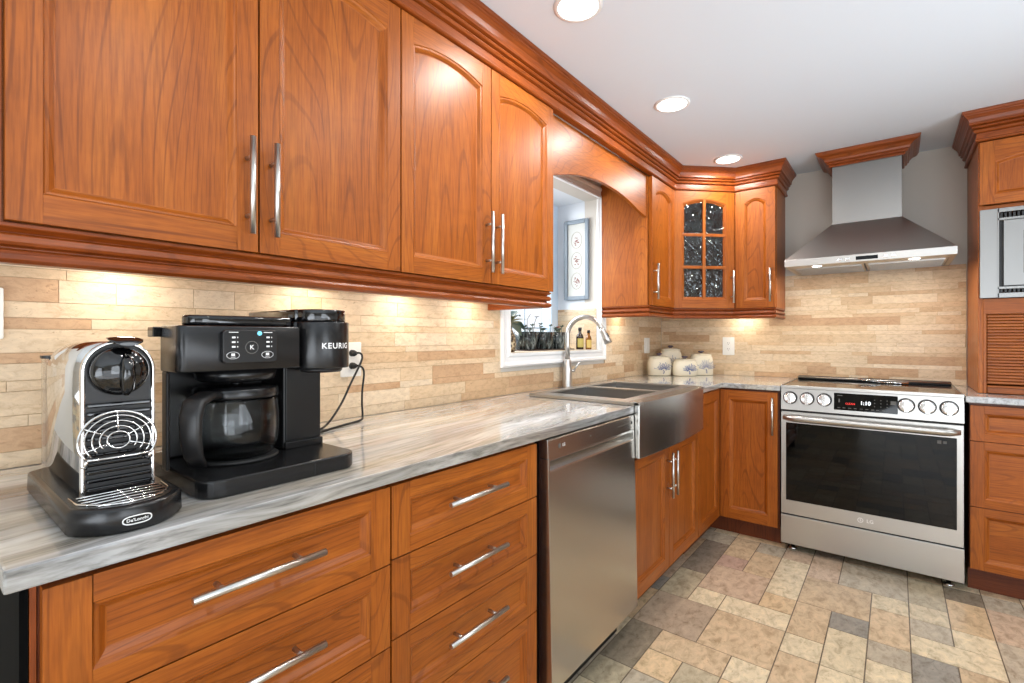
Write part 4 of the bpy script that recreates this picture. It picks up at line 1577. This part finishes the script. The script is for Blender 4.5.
mb.tube([(.4075 + .0112 * math.cos(a), 1.1675 + .0112 * math.sin(a), .0003) for a in [2 * PI * k / 28 for k in range(28)]], .0008, 6, closed=True)
mb.build('brew_button', M['print_grey'], cp)
mb = MB(); mb.lathe([(0, 0), (.0042, 0), (.0042, .0006), (0, .0006)], (.5062, .4215, 1.1935), 18, 'x')
mb.build('power_light', M['led_blue'], cp)
# brew basket under the housing
CXc, CYc = .404, .4225
mb = MB(); mb.lathe([(0, 0), (.062, 0), (.070, .004), (.074, .024), (0, .024)], (CXc, CYc, 1.1005), 32)
mb.build('brew_basket', M['black_satin'], c)
# warming plate, carafe
mb = MB(); mb.lathe([(0, 0), (.075, 0), (.077, .003), (.072, .006), (0, .006)], (CXc, CYc, E0 + .0313), 32)
mb.build('warming_plate', M['rubber'], c)
ca = thing('carafe', 'glass coffee carafe with black lid and handle inside the coffee maker', 'carafe', (CXc, CYc, E0 + .038))
z0 = E0 + .0382
mb = MB()
PR = [(.0, 0), (.062, 0), (.070, .006), (.0755, .026), (.0775, .054), (.0765, .084), (.0740, .108), (.0725, .114)]
PI_ = [(max(r - .0022, 0), h + (.0022 if h < .004 else 0)) for r, h in PR][::-1]
mb.lathe(PR + PI_, (CXc, CYc, z0), 36, cap=False)
mb.build('glass_bowl', M['glass'], ca)
mb = MB(); mb.lathe([(.0, .0), (.0745, .0), (.0760, .004), (.0755, .017), (.073, .021), (.045, .0240), (0, .0250)], (CXc, CYc, z0 + .1142), 40, cap=True)
mb.lathe([(0, .0), (.012, 0), (.010, .005), (0, .006)], (CXc, CYc, z0 + .1385), 16)
mb.build('lid', M['black_satin'], ca)
# handle pointing out to the front left
hx, hy = math.cos(-.90), math.sin(-.90)
HP = lambda d, z: Vector((CXc + hx * d, CYc + hy * d, z0 + z))
tan = Vector((-hy, hx, 0))
mb = MB()
rings = []
for d, z, w, t, ang in ((.068, .124, .016, .006, 0), (.098, .127, .018, .008, -.2), (.130, .118, .018, .008, -.8), (.140, .094, .018, .007, -1.4), (.140, .058, .017, .0065, -1.57), (.132, .026, .016, .006, -1.65), (.117, .004, .014, .005, -1.8)):
    o = HP(d, z)
    nrm = Vector((hx * -math.sin(ang), hy * -math.sin(ang), math.cos(ang)))
    rings.append([tuple(o + tan * w * sx * (1 if abs(sx * sy) else 1) + nrm * t * sy) for sx, sy in ((-1, -.6), (-.7, -1), (.7, -1), (1, -.6), (1, .6), (.7, 1), (-.7, 1), (-1, .6))])
mb.loft(rings)
mb.build('handle', M['black_plastic'], ca)

# ------------------------------------------------------------------ outlets, plugs and cords


def outlet(label, T, w=.080, h=.122, duplex=True):
    c = thing('wall_outlet', label, 'outlet', T(0, 0, 0), 'white wall outlets on the travertine backsplash')
    mb = MB(T); mb.prism(rrect(-w / 2, w / 2, -h / 2, h / 2, .004), 'z', 0.0002, .006)
    mb.build('cover_plate', M['white_plastic'], c, bevel=.0015)
    if duplex:
        for v in (-.021, .021):
            mb = MB(T); mb.prism(rrect(-.017, .017, v - .014, v + .014, .008), 'z', .0062, .008)
            sk = mb.build('receptacle', M['white_plastic'], c)
            mb = MB(T)
            for u in (-.006, .006):
                mb.box(u - .001, u + .001, v - .002, v + .006, .0081, .0084)
            mb.box(-.0018, .0018, v - .010, v - .006, .0081, .0084)
            mb.build('slots', M['gap'], sk)
    else:
        mb = MB(T); mb.prism(rrect(-.017, .017, -.034, .034, .003), 'z', .0062, .009)
        mb.build('rocker', M['white_plastic'], c, bevel=.001)
    return c


WX = .0072
outlet('white outlet behind the black coffee maker with two black plugs in it', lambda u, v, n: (WX + n, .942 + u, 1.112 + v), .078, .115)
outlet('white switch plate on the left wall right of the window', lambda u, v, n: (WX + n, 3.412 + u, 1.126 + v), .090, .112, False)
outlet('white duplex outlet on the back wall beside the canisters', lambda u, v, n: (.503 + u, RY1 - .0072 - n, 1.123 + v), .080, .128)
outlet('white plate at the far left edge of the backsplash', lambda u, v, n: (WX + n, .100 + u, 1.235 + v), .070, .105, False)
for (z, pth, lab) in ((1.133, [(.030, .946, 1.133), (.040, .955, 1.134), (.050, .958, 1.126), (.056, .950, 1.104), (.068, .905, 1.040), (.080, .860, .975), (.10, .80, .923), (.150, .73, .9195), (.200, .66, .9195)], 'black power cord from the upper plug running down behind the coffee maker'),
                      (1.091, [(.030, .944, 1.091), (.040, .954, 1.091), (.050, .962, 1.082), (.054, .963, 1.060), (.056, .955, 1.010), (.062, .950, .965), (.072, .945, .930), (.090, .925, .9195), (.125, .84, .9192), (.165, .75, .9192), (.23, .63, .9192)], 'black power cord from the lower plug looping onto the countertop')):
    # smooth the control polyline
    Q = [Vector(p) for p in pth]
    out = []
    for i in range(len(Q) - 1):
        p0, p1, p2, p3 = Q[max(i - 1, 0)], Q[i], Q[i + 1], Q[min(i + 2, len(Q) - 1)]
        for k in range(6):
            t = k / 6
            out.append(tuple(0.5 * ((2 * p1) + (p2 - p0) * t + (2 * p0 - 5 * p1 + 4 * p2 - p3) * t * t + (3 * p1 - p0 - 3 * p2 + p3) * t ** 3)))
    out.append(pth[-1])
    cc = thing('power_cord', lab, 'cord', (.03, .95, z))
    mb = MB(); mb.tube(out, .0034, 8)
    mb.build('cable', M['rubber'], cc)
    mb = MB(); mb.tube([(.0155, .942, z), (.026, .943, z), (.034, .949, z)], [.0115, .011, .006], 10)
    mb.build('plug', M['rubber'], cc)

# ------------------------------------------------------------------ canisters with lavender sprigs
M['cream_glaze'] = flat('cream_glaze', srgb(238, 228, 204), 0.22)
M['lavender'] = flat('lavender_blue_print', srgb(86, 98, 146), 0.4)
M['lid_knob'] = flat('blue_grey_knob_glaze', srgb(96, 84, 92), 0.25)


def canister(label, x, y, w, h, d, seed):
    c = thing('canister', label, 'canister', (x, y, .9155), 'cream canisters with blue sprigs')
    n = 28

    def ring(f, z):
        out = []
        for i in range(n):
            a = 2 * PI * i / n
            ca_, sa_ = math.cos(a), math.sin(a)
            e = .62
            out.append((w / 2 * f * abs(ca_) ** e * (1 if ca_ > 0 else -1), d / 2 * f * abs(sa_) ** e * (1 if sa_ > 0 else -1), z))
        return out
    yaw = -.50
    cs, sn = math.cos(yaw), math.sin(yaw)
    T = lambda px, py, pz: (x + px * cs + py * sn * -1, y + px * sn + py * cs, .9158 + pz)
    T = lambda px, py, pz: (x + px * cs - py * sn, y + px * sn + py * cs, .9158 + pz)
    yaw = .60
    cs, sn = math.cos(yaw), math.sin(yaw)
    mb = MB(T)
    mb.loft([ring(.92, 0), ring(.98, .006), ring(1.0, h * .40), ring(.99, h * .62), ring(.93, h * .78), ring(.84, h * .86), ring(.80, h * .88)])
    mb.build('jar', M['cream_glaze'], c)
    mb = MB(T)
    mb.loft([ring(.82, h * .88), ring(.88, h * .895), ring(.86, h * .92), ring(.5, h * .965), ring(.1, h * .985)])
    ld = mb.build('lid', M['cream_glaze'], c)
    mb = MB(T)
    mb.lathe([(.009, h * .975), (.008, h * .975 + .006), (.016, h * .975 + .010), (.017, h * .975 + .016), (.009, h * .975 + .020), (0, h * .975 + .0205)], (0, 0, 0), 14, sx=1.25)
    mb.build('knob', M['lid_knob'], ld)
    r = random.Random(seed)
    mb = MB(T)
    yf = -d / 2 - .0006

    def dab(u, v, s, a):
        k = 6
        mb.face([(u + s * math.cos(2 * PI * i / k) * math.cos(a) - s * .45 * math.sin(2 * PI * i / k) * math.sin(a), yf - .0016,
                  v + s * math.cos(2 * PI * i / k) * math.sin(a) + s * .45 * math.sin(2 * PI * i / k) * math.cos(a)) for i in range(k)])
    u0 = w * .12
    for q in range(13):
        a = PI / 2 + (q - 6) * .22
        L = h * r.uniform(.32, .46)
        for t in range(7):
            f = .30 + .70 * t / 6
            dab(u0 + math.cos(a) * L * f + r.uniform(-.002, .002), h * .26 + math.sin(a) * L * f, r.uniform(.0034, .0054), a + r.uniform(-.6, .6))
    for q in range(7):
        dab(u0 + r.uniform(-.004, .004), h * (.12 + .025 * q), .005, PI / 2)
    mb.build('sprig_print', M['lavender'], c, recalc=False)
    return c


canister('cream canister with blue sprig standing leftmost, nearest the sink wall', .118, 3.372, .162, .142, .110, 1)
canister('small cream canister with blue sprig at the front centre of the set', .272, 3.452, .168, .122, .100, 2)
canister('cream canister with blue sprig at the right end of the set', .340, 3.602, .160, .158, .110, 3)
canister('largest cream canister standing at the back of the set in the corner', .120, 3.590, .16, .195, .11, 4)

# ------------------------------------------------------------------ window sill things
SILL = WZ0 + .0018
mb = MB()
mb.prism(rrect(-.262, -.105, 2.10, 2.60, .03), 'z', SILL, SILL + .005)
tr = mb.build('tray', flat('dark_brown_tray', srgb(70, 52, 44), 0.4), bevel=.002)
tag(tr, 'long flat dark brown tray under the black pots on the window sill', 'tray')


def pot_metal():
    m = NT('streaked_black_pot_glaze')
    tc = m.n('ShaderNodeTexCoord')
    no = m.noise((tc, 'Object'), (60, 60, 9), 1.0, 3.0, 1.0)
    r = m.ramp([(0.42, srgb(16, 18, 18)), (0.58, srgb(60, 68, 66)), (0.68, srgb(150, 158, 156))])
    m.l(no, 0, r, 0)
    m.l(r, 0, m.b, 'Base Color')
    m.set(Roughness=0.2)
    return m.m


M['pot'] = pot_metal()
M['soil'] = flat('soil', srgb(48, 38, 30), 0.9)
M['leaf'] = flat('grey_green_leaf', srgb(84, 100, 84), 0.5)
M['leaf_dark'] = flat('dark_green_leaf', srgb(30, 62, 50), 0.4)
M['leaf_stripe'] = flat('olive_leaf', srgb(110, 112, 72), 0.5)
M['petal'] = flat('red_petal', srgb(196, 50, 40), 0.5)
M['twig'] = flat('brown_twig', srgb(84, 66, 52), 0.6)


def leafblade(mb, base, dirv, L, w, droop=.3, n=5):
    d = Vector(dirv).normalized()
    side = d.cross(Vector((0, 0, 1)))
    if side.length < .05:
        side = Vector((1, 0, 0))
    side.normalize()
    up = side.cross(d)
    A, Bp, Cm = [], [], []
    for k in range(n + 1):
        f = k / n
        c_ = Vector(base) + d * L * f - Vector((0, 0, 1)) * droop * L * f * f
        ww = w * math.sin(PI * (0.12 + .88 * f)) if f < 1 else 0.0006
        A.append(tuple(c_ - side * ww))
        Bp.append(tuple(c_ + side * ww))
        Cm.append(tuple(c_ - up * ww * .35))
    V = A + Cm + Bp
    m_ = n + 1
    F_ = []
    for k in range(n):
        F_ += [(k, k + 1, m_ + k + 1, m_ + k), (m_ + k, m_ + k + 1, 2 * m_ + k + 1, 2 * m_ + k)]
    mb.faces(V, F_, 'z', None, True)


for k, (y, w, lab) in enumerate(((2.19, .073, 'black streaked pot of succulents at the left end of the tray on the window sill'),
                                 (2.345, .077, 'black streaked pot of succulents in the middle of the tray on the window sill'),
                                 (2.495, .066, 'black streaked pot with a small red bloom at the right end of the tray'))):
    x = -.183
    z = SILL + .0055
    c = thing('flower_pot', lab, 'plant pot', (x, y, z), 'black pots on the window sill')
    n = 32

    def pr(f, zz):
        return [(x + w * f * math.cos(2 * PI * i / n) * (1 + .03 * math.cos(8 * PI * i / n * 2)) * .9, y + w * f * math.sin(2 * PI * i / n) * (1 + .03 * math.cos(8 * PI * i / n * 2)), z + zz) for i in range(n)]
    mb = MB()
    mb.loft([pr(.78, 0), pr(.82, .004), pr(.92, .055), pr(1.0, .100), pr(.94, .100), pr(.88, .090)])
    mb.build('pot', M['pot'], c)
    mb = MB(); mb.lathe([(0, 0), (w * .84, 0), (w * .80, .004), (0, .006)], (x, y, z + .086), 20)
    mb.build('soil', M['soil'], c)
    r = random.Random(20 + k)
    mb = MB()
    for q in range(6):
        bx, by = x + r.uniform(-.03, .03), y + r.uniform(-.05, .05)
        hh = r.uniform(.012, .05)
        mb.tube([(bx, by, z + .088), (bx + r.uniform(-.008, .008), by + r.uniform(-.01, .01), z + .092 + hh)], .0022, 6)
        for s in range(9):
            a = s * 2.4
            leafblade(mb, (bx, by, z + .092 + hh), (math.cos(a), math.sin(a), .5 + .08 * s), r.uniform(.016, .028), .0055, .15, 3)
    mb.build('foliage', M['leaf'], c, recalc=False)
    if k == 2:
        mb = MB()
        for s in range(8):
            a = s * PI / 4
            leafblade(mb, (x + .02, y - .01, z + .128), (math.cos(a), math.sin(a), .6), .016, .006, .1, 3)
        mb.build('red_bloom', M['petal'], c, recalc=False)
    if k == 0:
        mb = MB()
        mb.tube([(x - .01, y + .02, z + .09), (x - .014, y + .025, z + .17), (x - .01, y + .05, z + .20)], .0018, 6)
        mb.tube([(x + .01, y + .05, z + .09), (x + .012, y + .06, z + .15), (x + .02, y + .07, z + .185)], .0018, 6)
        for s in range(8):
            a = s * .8
            leafblade(mb, (x + .02, y + .07, z + .183), (math.cos(a), math.sin(a), .5), .022, .004, .2, 3)
        mb.build('twigs', M['twig'], c, recalc=False)

# mottled vase with a big-leaved plant at the left of the sill
vx, vy = -.085, 1.905


def mottled():
    m = NT('mottled_brown_glaze')
    tc = m.n('ShaderNodeTexCoord')
    v = m.n('ShaderNodeTexVoronoi')
    v.inputs['Scale'].default_value = 70
    m.l(tc, 'Object', v, 'Vector')
    r = m.ramp([(0.25, srgb(40, 30, 22)), (0.5, srgb(120, 96, 66)), (0.75, srgb(206, 190, 156))])
    m.l(v, 'Distance', r, 0)
    m.l(r, 0, m.b, 'Base Color')
    m.set(Roughness=0.3)
    return m.m


c = thing('potted_plant', 'leafy plant in a mottled brown vase at the left end of the window sill', 'plant', (vx, vy, SILL))
mb = MB(); mb.lathe([(0, 0), (.030, 0), (.036, .012), (.040, .045), (.034, .080), (.020, .112), (.015, .138), (.019, .152), (.015, .152), (.010, .14), (0, .14)], (vx, vy, SILL), 24)
mb.build('vase', mottled(), c)
r = random.Random(9)
mb = MB()
md = MB()
for q in range(24):
    a = r.uniform(0, 2 * PI)
    L = r.uniform(.07, .13)
    leafblade(mb, (vx, vy, SILL + .148), (math.cos(a) * .55, math.sin(a) * .7, r.uniform(.15, 1.2)), L, .019, .35)
for dy, dz, L in ((.9, .75, .21), (1.0, .30, .22), (.75, 1.0, .19), (1.0, .05, .17)):
    leafblade(md, (vx, vy, SILL + .148), (-.25, dy, dz), L, .026, .45)
mb.build('foliage', M['leaf_stripe'], c, recalc=False)
md.build('long_leaf', M['leaf_dark'], c, recalc=False)

# little bottles in the right corner of the sill
M['bottle_brown'] = flat('dark_brown_glass', srgb(44, 26, 12), 0.06)
M['bottle_amber'] = flat('amber_glass', srgb(128, 78, 24), 0.06)
M['label_yellow'] = flat('yellow_label', srgb(196, 178, 96), 0.5)
M['label_tan'] = flat('tan_label', srgb(206, 176, 96), 0.5)
for x, y, rr, hh, m, lm, lab in ((-.088, 2.615, .023, .135, 'bottle_brown', 'label_yellow', 'dark little bottle with yellow label on the sill, left of the amber one'),
                                 (-.036, 2.630, .0185, .118, 'bottle_amber', 'label_tan', 'small amber bottle with tan label in the right corner of the sill')):
    c = thing('bottle', lab, 'bottle', (x, y, SILL), 'little bottles on the window sill')
    mb = MB(); mb.lathe([(0, 0), (rr * .95, 0), (rr, .003), (rr, hh * .55), (rr * .8, hh * .66), (rr * .42, hh * .74), (rr * .40, hh * .86), (0, hh * .86)], (x, y, SILL + .0003), 24)
    mb.build('glass_body', M[m], c)
    mb = MB(); mb.lathe([(0, 0), (rr * .5, 0), (rr * .5, hh * .12), (rr * .42, hh * .14), (0, hh * .14)], (x, y, SILL + hh * .862), 16)
    mb.build('cap', M['black_plastic'], c)
    mb = MB()
    a0, a1 = -1.7, .75
    pr_ = [(x + (rr + .0004) * math.cos(a0 + (a1 - a0) * k / 12), y + (rr + .0004) * math.sin(a0 + (a1 - a0) * k / 12)) for k in range(13)]
    for p, q in zip(pr_[:-1], pr_[1:]):
        mb.face([(p[0], p[1], SILL + hh * .10), (q[0], q[1], SILL + hh * .10), (q[0], q[1], SILL + hh * .50), (p[0], p[1], SILL + hh * .50)])
    mb.build('label', M[lm], c, recalc=False)

# framed picture on the bay return wall
PX0, PX1, PZ0, PZ1, PY = -.242, -.065, 1.425, 1.932, WY1
c = thing('picture', 'tall narrow blue-grey framed picture of three ovals hanging in the window bay', 'picture', ((PX0 + PX1) / 2, PY, PZ0))
M['frame_blue'] = flat('blue_grey_frame', srgb(118, 130, 140), 0.4)
M['paper'] = flat('cream_mount', srgb(196, 196, 190), 0.7)
M['oval_line'] = flat('beige_oval_line', srgb(150, 138, 120), 0.7)
M['flower_print'] = flat('dusky_flower_print', srgb(136, 96, 90), 0.7)
fw = .024
mb = MB()
mb.box(PX0, PX0 + fw, PY - .020, PY - .001, PZ0, PZ1)
mb.box(PX1 - fw, PX1, PY - .020, PY - .001, PZ0, PZ1)
mb.box(PX0 + fw, PX1 - fw, PY - .020, PY - .001, PZ0, PZ0 + fw)
mb.box(PX0 + fw, PX1 - fw, PY - .020, PY - .001, PZ1 - fw, PZ1)
mb.build('frame', M['frame_blue'], c, bevel=.003)
mb = MB(); mb.box(PX0 + fw, PX1 - fw, PY - .010, PY - .004, PZ0 + fw, PZ1 - fw)
pp = mb.build('print', M['paper'], c)
ov, fl = MB(), MB()
r = random.Random(4)
xm = (PX0 + PX1) / 2
for zc in (1.805, 1.675, 1.545):
    ov.tube([(xm + .038 * math.cos(2 * PI * k / 28), PY - .0102, zc + .052 * math.sin(2 * PI * k / 28)) for k in range(28)], .0014, 5, closed=True)
    for q in range(26):
        a, d = r.uniform(0, 2 * PI), r.uniform(0, .026)
        u, v, s = xm + d * math.cos(a) * .8, zc + d * math.sin(a) * 1.2 - .004, r.uniform(.003, .007)
        fl.face([(u + s * math.cos(2 * PI * i / 6), PY - .0103 - q * .00002, v + s * .7 * math.sin(2 * PI * i / 6)) for i in range(6)])
ov.build('oval_outline', M['oval_line'], pp)
fl.build('flower_motif', M['flower_print'], pp, recalc=False)

# ------------------------------------------------------------------ ceiling downlights
for (x, y), lab in zip(DOWNLIGHTS, ('recessed ceiling downlight nearest the camera, cut by the top of the photo', 'middle recessed ceiling downlight above the sink run', 'farthest recessed ceiling downlight near the corner cabinet')):
    c = thing('ceiling_light', lab, 'ceiling light', (x, y, CZ), 'recessed ceiling lights in a row')
    mb = MB(); mb.lathe([(.066, -.0005), (.080, -.0005), (.080, -.003), (.072, -.007), (.066, -.006)], (x, y, CZ), 36, cap=False)
    mb.build('trim_ring', M['paint_white'], c)
    mb = MB(); mb.lathe([(0, -.0010), (.0655, -.0010), (.0655, -.0045), (0, -.0060)], (x, y, CZ), 36)
    mb.build('lens', M['lamp'], c)
